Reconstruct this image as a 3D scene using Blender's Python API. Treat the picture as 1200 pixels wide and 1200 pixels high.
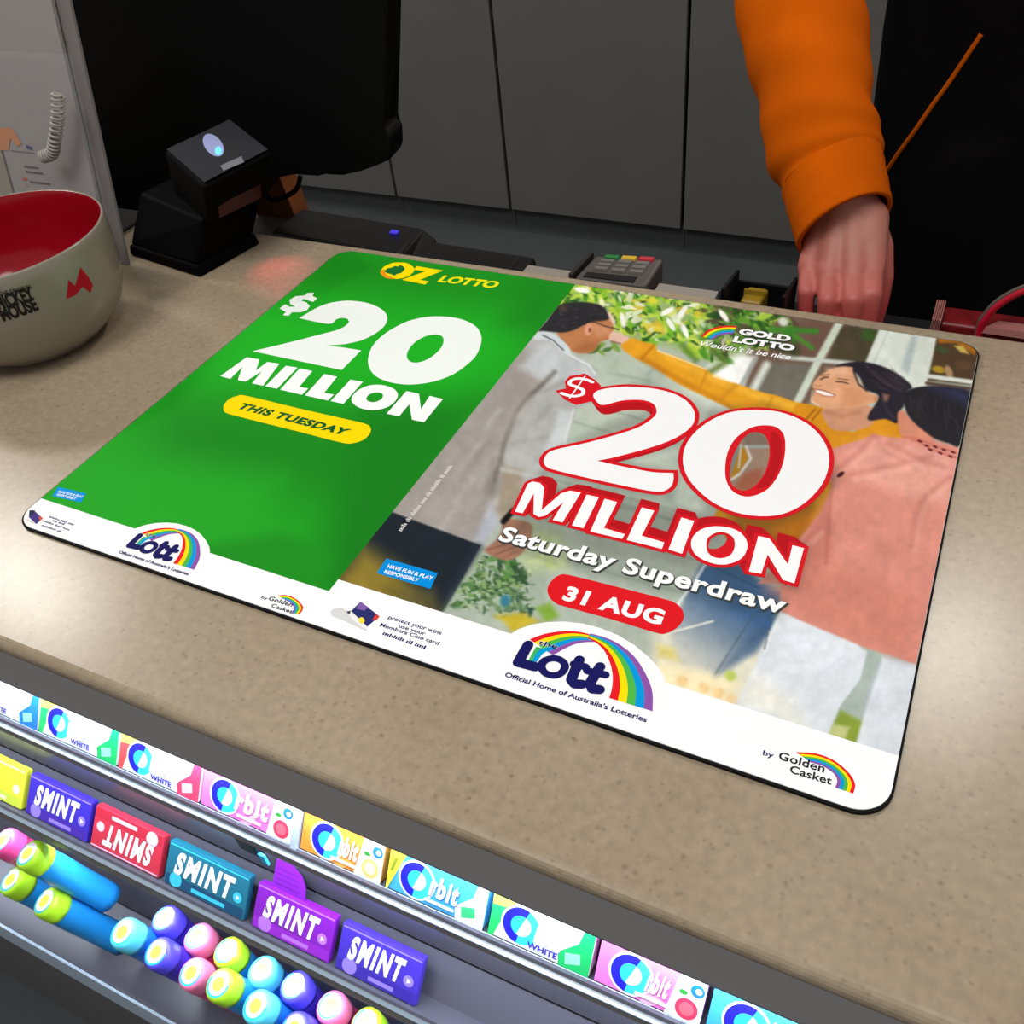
import bpy, bmesh, math, random
import numpy as np
from mathutils import Vector, Matrix
from mathutils.geometry import tessellate_polygon

for o in list(bpy.data.objects):
    bpy.data.objects.remove(o)
scene = bpy.context.scene
COL = scene.collection
random.seed(7)
RNG = np.random.RandomState(11)

# ------------------------------------------------------------------ camera
FPX = 1060.494
CAMZ = 0.42                       # metres above the counter top (z = 0)
RX = np.array([0.90045025, -0.22729812, 0.37084352])
RY = np.array([0.4248249, 0.64255894, -0.63768472])
RZ = np.array([-0.09334428, 0.73174693, 0.67515426])
ROT = np.array([RX, RY, RZ])
CAM = np.array([0, 0, CAMZ])
cd = bpy.data.cameras.new('camera')
cd.sensor_width = 36
cd.lens = 36 * FPX / 1200
cd.clip_start = 0.01
cam = bpy.data.objects.new('camera', cd)
COL.objects.link(cam)
m4 = Matrix.Identity(4)
for i in range(3):
    for j in range(3):
        m4[i][j] = ROT[i][j]
    m4[i][3] = CAM[i]
cam.matrix_world = m4
scene.camera = cam

# ------------------------------------------------------------------ world, lights, exposure
w = bpy.data.worlds.new('shop_interior')
scene.world = w
w.use_nodes = True
w.node_tree.nodes['Background'].inputs[0].default_value = (1.0, 0.99, 0.975, 1)
w.node_tree.nodes['Background'].inputs[1].default_value = 0.28
scene.view_settings.view_transform = 'Standard'
scene.view_settings.look = 'None'
scene.view_settings.exposure = 0.0
scene.view_settings.gamma = 1.0
scene.view_settings.use_curve_mapping = False


def area(name, loc, target, power, size, color=(1, 1, 1), size_y=None, shape='DISK'):
    l = bpy.data.lights.new(name, 'AREA')
    l.energy = power
    l.color = color
    l.shape = shape if size_y is None else 'RECTANGLE'
    l.size = size
    if size_y:
        l.size_y = size_y
    o = bpy.data.objects.new(name, l)
    COL.objects.link(o)
    o.location = loc
    o.rotation_euler = (Vector(target) - Vector(loc)).to_track_quat('-Z', 'Y').to_euler()
    return o


area('ceiling_downlight', (-2.84, 1.21, 1.9), (-2.5, 1.1, 0), 26, 0.32, (1, 0.96, 0.9))
area('ceiling_downlight', (0.27, 2.05, 1.9), (0.2, 1.8, 0), 16, 0.34, (1, 0.96, 0.9))
area('ceiling_panel_light', (-0.6, -0.35, 1.9), (-0.4, 0.45, 0), 19.5, 0.9, (1, 0.99, 0.975))
area('ceiling_panel_light', (0.6, 0.0, 1.9), (0.0, 0.45, 0), 8.5, 0.7, (1, 0.99, 0.975))


# ------------------------------------------------------------------ geometry of the plan
def ray(p):
    return ROT @ np.array([p[0] - 600.0, -(p[1] - 600.0), -FPX]) / FPX


def on_z(p, z):
    r = ray(p)
    return CAM + r * ((z - CAMZ) / r[2])


def on_y(p, y):
    r = ray(p)
    return CAM + r * (y / r[1])


def project(P):
    q = (P - CAM) @ ROT
    return np.stack([600 + FPX * q[..., 0] / -q[..., 2], 600 - FPX * q[..., 1] / -q[..., 2]], -1)


def lin(c):
    out = []
    for v in c[:3]:
        v = v / 255.0
        out.append(v / 12.92 if v <= 0.04045 else ((v + 0.055) / 1.055) ** 2.4)
    return tuple(out)


# ------------------------------------------------------------------ materials
MATS = {}


def mat(name, rgb, rough=0.5, spec=0.5, metallic=0.0, emit=None, estr=0.0, noise=0.0, nscale=40, bump=0.0, bscale=200,
        transmission=0.0, coat=0.0, linear=False, sheen=0.0, alpha=1.0):
    if name in MATS:
        return MATS[name]
    m = bpy.data.materials.new(name)
    m.use_nodes = True
    nt = m.node_tree
    b = nt.nodes['Principled BSDF']
    c = rgb if linear else lin(rgb)
    b.inputs['Base Color'].default_value = (*c, 1)
    b.inputs['Roughness'].default_value = rough
    b.inputs['Specular IOR Level'].default_value = spec
    b.inputs['Metallic'].default_value = metallic
    b.inputs['Transmission Weight'].default_value = transmission
    b.inputs['Coat Weight'].default_value = coat
    b.inputs['Sheen Weight'].default_value = sheen
    b.inputs['Alpha'].default_value = alpha
    if emit:
        b.inputs['Emission Color'].default_value = (*lin(emit), 1)
        b.inputs['Emission Strength'].default_value = estr
    if noise > 0:
        tc = nt.nodes.new('ShaderNodeTexCoord')
        n = nt.nodes.new('ShaderNodeTexNoise')
        n.inputs['Scale'].default_value = nscale
        n.inputs['Detail'].default_value = 4
        r = nt.nodes.new('ShaderNodeValToRGB')
        r.color_ramp.elements[0].color = (*[x * (1 - noise) for x in c], 1)
        r.color_ramp.elements[1].color = (*[min(1, x * (1 + noise)) for x in c], 1)
        r.color_ramp.elements[0].position = 0.3
        r.color_ramp.elements[1].position = 0.7
        nt.links.new(tc.outputs['Object'], n.inputs['Vector'])
        nt.links.new(n.outputs['Fac'], r.inputs['Fac'])
        nt.links.new(r.outputs['Color'], b.inputs['Base Color'])
    if bump > 0:
        tc = nt.nodes.new('ShaderNodeTexCoord')
        n = nt.nodes.new('ShaderNodeTexNoise')
        n.inputs['Scale'].default_value = bscale
        bp = nt.nodes.new('ShaderNodeBump')
        bp.inputs['Strength'].default_value = bump
        bp.inputs['Distance'].default_value = 0.002
        nt.links.new(tc.outputs['Object'], n.inputs['Vector'])
        nt.links.new(n.outputs['Fac'], bp.inputs['Height'])
        nt.links.new(bp.outputs['Normal'], b.inputs['Normal'])
    MATS[name] = m
    return m


def mat_painted(name, rough=0.55, spec=0.06):
    m = bpy.data.materials.new(name)
    m.use_nodes = True
    nt = m.node_tree
    b = nt.nodes['Principled BSDF']
    a = nt.nodes.new('ShaderNodeAttribute')
    a.attribute_name = 'ink'
    nt.links.new(a.outputs['Color'], b.inputs['Base Color'])
    b.inputs['Roughness'].default_value = rough
    b.inputs['Specular IOR Level'].default_value = spec
    return m


def mat_counter():
    m = bpy.data.materials.new('engineered_stone')
    m.use_nodes = True
    nt = m.node_tree
    N, L = nt.nodes, nt.links
    b = N['Principled BSDF']
    tc = N.new('ShaderNodeTexCoord')

    def ramp(a, b_, c0, c1):
        r = N.new('ShaderNodeValToRGB')
        r.color_ramp.elements[0].position = a
        r.color_ramp.elements[1].position = b_
        r.color_ramp.elements[0].color = (*c0, 1)
        r.color_ramp.elements[1].color = (*c1, 1)
        return r
    n1 = N.new('ShaderNodeTexNoise')
    n1.inputs['Scale'].default_value = 9
    n1.inputs['Detail'].default_value = 6
    r1 = ramp(0.3, 0.72, lin((152, 135, 111)), lin((166, 150, 127)))
    L.new(tc.outputs['Object'], n1.inputs['Vector'])
    L.new(n1.outputs['Fac'], r1.inputs['Fac'])
    n2 = N.new('ShaderNodeTexNoise')
    n2.inputs['Scale'].default_value = 170
    n2.inputs['Detail'].default_value = 3
    r2 = ramp(0.25, 0.75, (0.86, 0.86, 0.86), (1.1, 1.1, 1.1))
    L.new(tc.outputs['Object'], n2.inputs['Vector'])
    L.new(n2.outputs['Fac'], r2.inputs['Fac'])
    mx = N.new('ShaderNodeMix')
    mx.data_type = 'RGBA'
    mx.blend_type = 'MULTIPLY'
    mx.inputs[0].default_value = 1
    L.new(r1.outputs['Color'], mx.inputs[6])
    L.new(r2.outputs['Color'], mx.inputs[7])
    prev = mx.outputs[2]
    for sc, lo, hi, fac, colr in ((110, 0.06, 0.22, 0.42, (104, 88, 68)), (190, 0.08, 0.28, 0.34, (110, 94, 74)), (58, 0.03, 0.085, 0.5, (80, 66, 52)),
                                  (150, 0.06, 0.24, 0.16, (196, 182, 160))):
        v = N.new('ShaderNodeTexVoronoi')
        v.inputs['Scale'].default_value = sc
        v.inputs['Randomness'].default_value = 1
        L.new(tc.outputs['Object'], v.inputs['Vector'])
        r = ramp(lo, hi, (1, 1, 1), (0, 0, 0))
        L.new(v.outputs['Distance'], r.inputs['Fac'])
        sep = N.new('ShaderNodeSeparateColor')
        L.new(v.outputs['Color'], sep.inputs[0])
        gt = N.new('ShaderNodeMath')
        gt.operation = 'GREATER_THAN'
        gt.inputs[1].default_value = 0.45
        L.new(sep.outputs[0], gt.inputs[0])
        mu = N.new('ShaderNodeMath')
        mu.operation = 'MULTIPLY'
        L.new(r.outputs['Color'], mu.inputs[0])
        L.new(gt.outputs[0], mu.inputs[1])
        mu2 = N.new('ShaderNodeMath')
        mu2.operation = 'MULTIPLY'
        mu2.inputs[1].default_value = fac
        L.new(mu.outputs[0], mu2.inputs[0])
        mm = N.new('ShaderNodeMix')
        mm.data_type = 'RGBA'
        L.new(mu2.outputs[0], mm.inputs[0])
        L.new(prev, mm.inputs[6])
        mm.inputs[7].default_value = (*lin(colr), 1)
        prev = mm.outputs[2]
    L.new(prev, b.inputs['Base Color'])
    b.inputs['Roughness'].default_value = 0.27
    b.inputs['Specular IOR Level'].default_value = 0.42
    return m


# ------------------------------------------------------------------ object helpers
def link(o, parent=None):
    COL.objects.link(o)
    if parent is not None:
        o.parent = parent
        o.matrix_parent_inverse = parent.matrix_basis.inverted()
    return o


def tag(o, label=None, cat=None, group=None, kind=None):
    if label:
        o['label'] = label
    if cat:
        o['category'] = cat
    if group:
        o['group'] = group
    if kind:
        o['kind'] = kind
    return o


def thing(name, label, cat, loc=(0, 0, 0), group=None):
    o = bpy.data.objects.new(name, None)
    o.empty_display_size = 0.02
    o.location = loc
    COL.objects.link(o)
    return tag(o, label, cat, group)


def mesh_obj(name, verts, faces, material, parent=None, smooth=False):
    me = bpy.data.meshes.new(name)
    me.from_pydata([tuple(map(float, v)) for v in verts], [], faces)
    me.update()
    if smooth:
        me.polygons.foreach_set('use_smooth', [True] * len(me.polygons))
    o = bpy.data.objects.new(name, me)
    me.materials.append(material)
    return link(o, parent)


def bm_obj(name, bm, material, parent=None, smooth=False):
    me = bpy.data.meshes.new(name)
    bmesh.ops.recalc_face_normals(bm, faces=bm.faces)
    bm.to_mesh(me)
    bm.free()
    if smooth:
        me.polygons.foreach_set('use_smooth', [True] * len(me.polygons))
    o = bpy.data.objects.new(name, me)
    me.materials.append(material)
    return link(o, parent)


def box(bm, c, s, M=None, bevel=0.0, seg=2):
    r = bmesh.ops.create_cube(bm, size=1.0)
    vs = r['verts']
    for v in vs:
        v.co = Vector((v.co.x * s[0] + c[0], v.co.y * s[1] + c[1], v.co.z * s[2] + c[2]))
    if bevel > 0:
        es = list({e for v in vs for e in v.link_edges})
        rr = bmesh.ops.bevel(bm, geom=es, offset=bevel, segments=seg, affect='EDGES', profile=0.5)
        vs = list({v for f in rr['faces'] for v in f.verts} | {v for v in vs if v.is_valid})
    if M is not None:
        for v in vs:
            v.co = M @ v.co
    return vs


def box_obj(name, c, s, material, parent=None, bevel=0.0, M=None, seg=2, smooth=False):
    bm = bmesh.new()
    box(bm, c, s, M, bevel, seg)
    return bm_obj(name, bm, material, parent, smooth)


def hexa(name, pts8, material, parent=None, bevel=0.0):
    """box from eight corners: bottom ring 0-3, top ring 4-7"""
    bm = bmesh.new()
    vs = [bm.verts.new(tuple(map(float, p))) for p in pts8]
    for f in ((3, 2, 1, 0), (4, 5, 6, 7), (0, 1, 5, 4), (1, 2, 6, 5), (2, 3, 7, 6), (3, 0, 4, 7)):
        bm.faces.new([vs[i] for i in f])
    if bevel:
        bmesh.ops.bevel(bm, geom=list(bm.edges), offset=bevel, segments=3, affect='EDGES', profile=0.5)
    return bm_obj(name, bm, material, parent)


def tube(name, pts, rad, material, parent=None, seg=10, smooth=True, samples=8, closed_ends=True):
    P = catmull([tuple(p) for p in pts], samples, False) if samples > 1 else [tuple(p) for p in pts]
    P = [Vector(p) for p in P]
    n = len(P)
    R_ = [rad] * n if not isinstance(rad, (list, tuple)) else list(np.interp(np.linspace(0, 1, n), np.linspace(0, 1, len(rad)), rad))
    verts, faces = [], []
    t0 = (P[1] - P[0]).normalized()
    up = Vector((0, 0, 1)) if abs(t0.z) < 0.9 else Vector((0, 1, 0))
    u = t0.cross(up).normalized()
    for i in range(n):
        t = (P[min(i + 1, n - 1)] - P[max(i - 1, 0)]).normalized()
        u = (u - t * u.dot(t)).normalized()
        v = t.cross(u)
        for k in range(seg):
            a = 2 * math.pi * k / seg
            verts.append(P[i] + (u * math.cos(a) + v * math.sin(a)) * R_[i])
    for i in range(n - 1):
        for k in range(seg):
            k2 = (k + 1) % seg
            faces.append((i * seg + k, i * seg + k2, (i + 1) * seg + k2, (i + 1) * seg + k))
    if closed_ends:
        faces.append(tuple(range(seg))[::-1])
        faces.append(tuple((n - 1) * seg + k for k in range(seg)))
    return mesh_obj(name, verts, faces, material, parent, smooth)


def catmull(pts, n=8, closed=True):
    P = [np.array(p, float) for p in pts]
    N = len(P)
    out = []
    rng = N if closed else N - 1
    for i in range(rng):
        if closed:
            p0, p1, p2, p3 = P[(i - 1) % N], P[i], P[(i + 1) % N], P[(i + 2) % N]
        else:
            p0, p1, p2, p3 = P[max(i - 1, 0)], P[i], P[i + 1], P[min(i + 2, N - 1)]
        for k in range(n):
            t = k / n
            out.append(0.5 * ((2 * p1) + (-p0 + p2) * t + (2 * p0 - 5 * p1 + 4 * p2 - p3) * t * t + (-p0 + 3 * p1 - 3 * p2 + p3) * t ** 3))
    if not closed:
        out.append(P[-1])
    return out


def lathe(name, prof, center, material, parent=None, seg=64, smooth=True):
    verts, faces = [], []
    for (r, z) in prof:
        for k in range(seg):
            a = 2 * math.pi * k / seg
            verts.append((center[0] + r * math.cos(a), center[1] + r * math.sin(a), center[2] + z))
    for i in range(len(prof) - 1):
        for k in range(seg):
            k2 = (k + 1) % seg
            faces.append((i * seg + k, i * seg + k2, (i + 1) * seg + k2, (i + 1) * seg + k))
    return mesh_obj(name, verts, faces, material, parent, smooth)


def text_mesh(s, bold=0.0, spacing=1.0):
    c = bpy.data.curves.new('t', 'FONT')
    c.body = s
    c.size = 1
    c.offset = bold
    c.space_character = spacing
    c.resolution_u = 5
    o = bpy.data.objects.new('t', c)
    me = bpy.data.meshes.new_from_object(o)
    V = np.array([v.co[:] for v in me.vertices]) if len(me.vertices) else np.zeros((1, 3))
    F = [tuple(p.vertices) for p in me.polygons]
    bpy.data.objects.remove(o)
    bpy.data.curves.remove(c)
    bpy.data.meshes.remove(me)
    return V, F


_cap = None


def cap_height():
    global _cap
    if _cap is None:
        V, F = text_mesh('H')
        _cap = V[:, 1].max()
    return _cap


# ================================================================== STRUCTURE
floor_m = mat('floor_vinyl', (76, 78, 80), 0.55, 0.3, noise=0.08, nscale=6)
f = box_obj('floor', (-0.6, 1.0, -0.975), (7.0, 5.0, 0.05), floor_m)
tag(f, kind='structure')
wall_m = mat('wall_paint', (92, 90, 86), 0.8, 0.2, noise=0.05, nscale=3)
wl = box_obj('wall_back', (-0.6, 3.2, 0.4), (7.0, 0.1, 2.7), wall_m)
tag(wl, kind='structure')

# cabinets behind the aisle: each unit a thing with its door, plinth and side
cab_m = mat('cabinet_laminate', (104, 101, 97), 0.5, 0.35, noise=0.05, nscale=4)
carc_m = mat('cabinet_carcass', (20, 20, 20), 0.8, 0.1)
pl_m = mat('cabinet_plinth', (78, 79, 81), 0.6, 0.3)
seams = [-3.5, -2.94, -2.36, -1.785, -1.343, -0.759, -0.179, 0.40, 0.98, 1.56]
cab_names = ['at the far left of the row', 'second from the left of the row', 'behind the till monitor', 'narrow one behind the black till tray',
             'between the card terminal and the till tray', 'behind the orange sleeve', 'hidden mostly behind the black apron',
             'right of the black apron', 'at the far right of the row']
YC = 2.55
for i in range(len(seams) - 1):
    a, b = seams[i], seams[i + 1]
    t = thing('cabinet', 'dark grey floor cabinet with plain door, ' + cab_names[i], 'cabinet', ((a + b) / 2, YC + 0.25, -0.95), 'dark cabinets along the back aisle')
    wdt = b - a
    box_obj('carcass', ((a + b) / 2, YC + 0.3, -0.02), (wdt - 0.002, 0.5, 1.7), carc_m, t)
    box_obj('door', ((a + b) / 2, YC + 0.01, -0.018), (wdt - 0.011, 0.02, 1.70), cab_m, t, 0.0015)
    box_obj('plinth', ((a + b) / 2, YC + 0.05, -0.91), (wdt - 0.002, 0.03, 0.08), pl_m, t)

# ------------------------------------------------------------------ counter
cm = mat_counter()
YF, YB = 0.1745, 0.7135
bm = bmesh.new()
box(bm, (-0.45, (YF + YB) / 2, -0.013), (3.3, YB - YF, 0.026))
fe = [e for e in bm.edges if abs(e.verts[0].co.y - e.verts[1].co.y) < 1e-6 and abs(e.verts[0].co.z - e.verts[1].co.z) < 1e-6 and e.verts[0].co.z > -0.01]
bmesh.ops.bevel(bm, geom=fe, offset=0.006, segments=5, affect='EDGES', profile=0.5)
ct = bm_obj('countertop', bm, cm, None)
tag(ct, 'speckled beige engineered stone countertop under the printed mat', 'countertop')

base_m = mat('counter_base_laminate', (52, 50, 50), 0.6, 0.3)
cb = box_obj('sales_counter', (-0.45, 0.43, -0.49), (3.3, 0.30, 0.92), base_m, None)
tag(cb, 'dark grey counter body carrying the beige stone top', 'counter')

ledge_m = mat('ledge_laminate', (30, 30, 31), 0.6, 0.2)
trim_m = mat('ledge_trim', (150, 142, 132), 0.4, 0.4)
sh = thing('staff_shelf', 'low dark shelf fixed behind the stone countertop on the staff side', 'shelf', (-0.45, 0.735, -0.121))
box_obj('board', (-0.45, 0.743, -0.112), (3.3, 0.314, 0.018), ledge_m, sh)
for bx in (-1.7, -0.9, -0.1, 0.7):
    box_obj('bracket', (bx, 0.70, -0.17), (0.02, 0.20, 0.098), ledge_m, sh)
for lx0, lx1, where in ((-0.390, -0.337, 'left of the card terminal'), (-0.249, -0.190, 'right of the card terminal')):
    lg = thing('back_ledge', 'short pale ledge on the rear countertop edge, ' + where, 'ledge', ((lx0 + lx1) / 2, 0.74, -0.03), 'pale ledges behind the countertop')
    box_obj('strip', ((lx0 + lx1) / 2, 0.741, -0.029), (lx1 - lx0, 0.054, 0.006), trim_m, lg, 0.001)
    box_obj('lip', ((lx0 + lx1) / 2, 0.7665, -0.034), (lx1 - lx0, 0.003, 0.014), trim_m, lg, 0.0008)

# ================================================================== PRINTED COUNTER MAT
MT = 0.0030                       # top of the mat
LAY = 4.0e-5


def mp(p, k=0):
    """point of the traced artwork, rectified onto the plane of the mat"""
    q = on_z(p, MT)
    return (q[0], q[1], MT + k * LAY)


def mp2(p):
    q = on_z(p, MT)
    return np.array([q[0], q[1]])


c_tl, c_tr, c_br, c_bl = mp2((398.5, 291.8)), mp2((1147, 403)), mp2((1044, 965)), mp2((15, 612))
ex = ((c_tr - c_tl) + (c_br - c_bl)) / 2
MW = np.linalg.norm(ex)
ex = ex / MW
ey = np.array([-ex[1], ex[0]])
mc = (c_tl + c_tr + c_br + c_bl) / 4
MH = (np.dot(c_tl - c_bl, ey) + np.dot(c_tr - c_br, ey)) / 2
RAD = 0.019


def m2w(u, v, z=MT):
    q = mc + ex * u + ey * v
    return (q[0], q[1], z)


def w2m(p):
    d = np.asarray(p)[:2] - mc
    return np.array([np.dot(d, ex), np.dot(d, ey)])


def rrect(hw, hh, r, n=10):
    out = []
    for cx, cy, a0 in ((hw - r, hh - r, 0), (-hw + r, hh - r, 90), (-hw + r, -hh + r, 180), (hw - r, -hh + r, 270)):
        for k in range(n + 1):
            a = math.radians(a0 + 90 * k / n)
            out.append((cx + r * math.cos(a), cy + r * math.sin(a)))
    return out


MATT = thing('counter_mat', 'large printed advertising counter mat with rounded corners and black rubber edge', 'counter mat', (mc[0], mc[1], 0))


def slab(name, outline, z0, z1, material, parent):
    n = len(outline)
    verts = [m2w(u, v, z0) for u, v in outline] + [m2w(u, v, z1) for u, v in outline]
    faces = [tuple(range(n))[::-1], tuple(range(n, 2 * n))] + [(i, (i + 1) % n, n + (i + 1) % n, n + i) for i in range(n)]
    return mesh_obj(name, verts, faces, material, parent)


rub = mat('black_rubber', (10, 10, 10), 0.8, 0.2)
ink_white = mat('ink_white', (252, 252, 252), 0.55, 0.06)
slab('rubber_base', rrect(MW / 2 + 0.0006, MH / 2 + 0.0006, RAD, 10), 0.0002, 0.0024, rub, MATT)
sheet = slab('print_sheet', rrect(MW / 2 - 0.0008, MH / 2 - 0.0008, RAD - 0.001, 10), 0.0024, MT, ink_white, MATT)
sheet['label'] = 'white printed top sheet with logos along its lower border'


# ---- painter: soft coloured regions evaluated on a fine grid
def seg_dist(px, poly):
    P = np.asarray(poly, float)
    d = np.full(px.shape[0], 1e9)
    inside = np.zeros(px.shape[0], bool)
    x, y = px[:, 0], px[:, 1]
    n = len(P)
    for i in range(n):
        a, b = P[i], P[(i + 1) % n]
        ab = b - a
        L2 = max(1e-9, ab @ ab)
        t = np.clip(((x - a[0]) * ab[0] + (y - a[1]) * ab[1]) / L2, 0, 1)
        d = np.minimum(d, np.hypot(x - a[0] - t * ab[0], y - a[1] - t * ab[1]))
        cond = ((a[1] > y) != (b[1] > y))
        with np.errstate(divide='ignore', invalid='ignore'):
            xi = (b[0] - a[0]) * (y - a[1]) / (b[1] - a[1] + 1e-12) + a[0]
        inside ^= cond & (x < xi)
    return np.where(inside, d, -d)


class Paint:
    def __init__(self, px, base):
        self.px = px
        self.c = np.tile(np.array(base, float), (px.shape[0], 1))

    def _blend(self, idx, a, col):
        a = a[:, None]
        self.c[idx] = self.c[idx] * (1 - a) + col * a

    def poly(self, poly, col, feather=1.5, alpha=1.0, smooth=0, col2=None, p1=None, p2=None, mul=False):
        if smooth:
            poly = catmull(poly, smooth, True)
        P = np.asarray(poly, float)
        lo, hi = P.min(0) - feather * 2, P.max(0) + feather * 2
        idx = np.where((self.px[:, 0] > lo[0]) & (self.px[:, 0] < hi[0]) & (self.px[:, 1] > lo[1]) & (self.px[:, 1] < hi[1]))[0]
        if len(idx) == 0:
            return
        q = self.px[idx]
        sd = seg_dist(q, P)
        a = np.clip(0.5 + sd / (2 * feather), 0, 1)
        a = a * a * (3 - 2 * a) * alpha
        cc = np.tile(np.array(col, float), (len(idx), 1))
        if col2 is not None:
            d = np.array(p2, float) - np.array(p1, float)
            t = np.clip(((q - np.array(p1)) @ d) / (d @ d), 0, 1)[:, None]
            cc = cc * (1 - t) + np.array(col2, float) * t
        self._blend(idx, a, cc)

    def line(self, pts, width, col, feather=1.2, alpha=1.0, smooth=0):
        if smooth:
            pts = catmull(pts, smooth, False)
        P = np.asarray(pts, float)
        r = width / 2 + feather * 2
        lo, hi = P.min(0) - r, P.max(0) + r
        idx = np.where((self.px[:, 0] > lo[0]) & (self.px[:, 0] < hi[0]) & (self.px[:, 1] > lo[1]) & (self.px[:, 1] < hi[1]))[0]
        if len(idx) == 0:
            return
        q = self.px[idx]
        d = np.full(len(idx), 1e9)
        for i in range(len(P) - 1):
            ab = P[i + 1] - P[i]
            t = np.clip(((q - P[i]) @ ab) / max(1e-9, ab @ ab), 0, 1)
            d = np.minimum(d, np.hypot(*(q - P[i] - t[:, None] * ab).T))
        a = np.clip(0.5 + (width / 2 - d) / (2 * feather), 0, 1) * alpha
        self._blend(idx, a, np.array(col, float))

    def blob(self, c, rx, ry, ang, col, feather=0.35, alpha=1.0):
        r = max(rx, ry) * (1 + feather) + 1
        idx = np.where((np.abs(self.px[:, 0] - c[0]) < r) & (np.abs(self.px[:, 1] - c[1]) < r))[0]
        if len(idx) == 0:
            return
        q = self.px[idx] - np.array(c)
        ca, sa = math.cos(ang), math.sin(ang)
        u = (q[:, 0] * ca + q[:, 1] * sa) / rx
        v = (-q[:, 0] * sa + q[:, 1] * ca) / ry
        d = np.hypot(u, v)
        a = np.clip((1 + feather / 2 - d) / feather, 0, 1) * alpha
        self._blend(idx, a, np.array(col, float))


def panel_grid(name, u0, u1, v0, v1, nu, nv, painter, parent, k, corner=None):
    us = np.linspace(u0, u1, nu + 1)
    vs = np.linspace(v0, v1, nv + 1)
    U, V = np.meshgrid(us, vs)
    U, V = U.ravel().copy(), V.ravel().copy()
    if corner:
        cx, cy, sx, r = corner
        out = ((U - cx) * sx > 0) & (V > cy)
        d = np.hypot(U - cx, V - cy)
        f_ = np.where(out & (d > r), r / np.maximum(d, 1e-9), 1)
        U = cx + (U - cx) * f_ if False else np.where(out, cx + (U - cx) * f_, U)
        V = np.where(out, cy + (V - cy) * f_, V)
    W = np.stack([mc[0] + ex[0] * U + ey[0] * V, mc[1] + ex[1] * U + ey[1] * V, np.full_like(U, MT + k * LAY)], -1)
    px = project(W)
    col = painter(px)
    col = np.clip(col, 0, 255) / 255.0
    l = np.where(col <= 0.04045, col / 12.92, ((col + 0.055) / 1.055) ** 2.4)
    me = bpy.data.meshes.new(name)
    idx = np.arange((nu + 1) * (nv + 1)).reshape(nv + 1, nu + 1)
    q = np.stack([idx[:-1, :-1], idx[:-1, 1:], idx[1:, 1:], idx[1:, :-1]], -1).reshape(-1, 4)
    me.vertices.add(len(W))
    me.vertices.foreach_set('co', W.ravel())
    me.loops.add(q.size)
    me.loops.foreach_set('vertex_index', q.ravel())
    me.polygons.add(len(q))
    me.polygons.foreach_set('loop_start', np.arange(0, q.size, 4))
    me.update(calc_edges=True)
    at = me.attributes.new('ink', 'FLOAT_COLOR', 'POINT')
    at.data.foreach_set('color', np.concatenate([l, np.ones((len(l), 1))], 1).ravel().astype(np.float32))
    o = bpy.data.objects.new(name, me)
    me.materials.append(mat_painted(name + '_ink'))
    return link(o, parent)


def paint_green(px):
    p = Paint(px, (30, 158, 32))
    p.poly([(380, 280), (700, 320), (640, 380), (300, 340)], (27, 140, 28), 40)
    p.poly([(300, 340), (620, 380), (540, 470), (240, 440)], (31, 176, 36), 45)
    p.poly([(200, 470), (560, 500), (480, 600), (150, 560)], (26, 134, 28), 45)
    p.poly([(20, 590), (120, 520), (330, 560), (300, 660), (100, 640)], (33, 162, 35), 35)
    p.poly([(430, 480), (560, 470), (430, 700), (360, 690)], (22, 124, 26), 40)
    p.poly([(240, 640), (330, 625), (395, 650), (372, 692), (240, 660)], (28, 140, 30), 12)
    p.poly([(620, 320), (690, 330), (640, 400), (590, 380)], (26, 134, 28), 30)
    return p.c


def foliage(p, poly, n, cols, rmin, rmax, seed, ang=None, alpha=0.85):
    r = np.random.RandomState(seed)
    P = np.array(poly, float)
    lo, hi = P.min(0), P.max(0)
    cnt = 0
    while cnt < n:
        c = lo + (hi - lo) * r.rand(2)
        if seg_dist(c[None, :], P)[0] < 0:
            continue
        rx = rmin + (rmax - rmin) * r.rand()
        a = (ang if ang is not None else 0) + r.uniform(-1.2, 1.2)
        p.blob(c, rx, rx * r.uniform(0.25, 0.5), a, cols[r.randint(len(cols))], 0.5, alpha)
        cnt += 1


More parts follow.
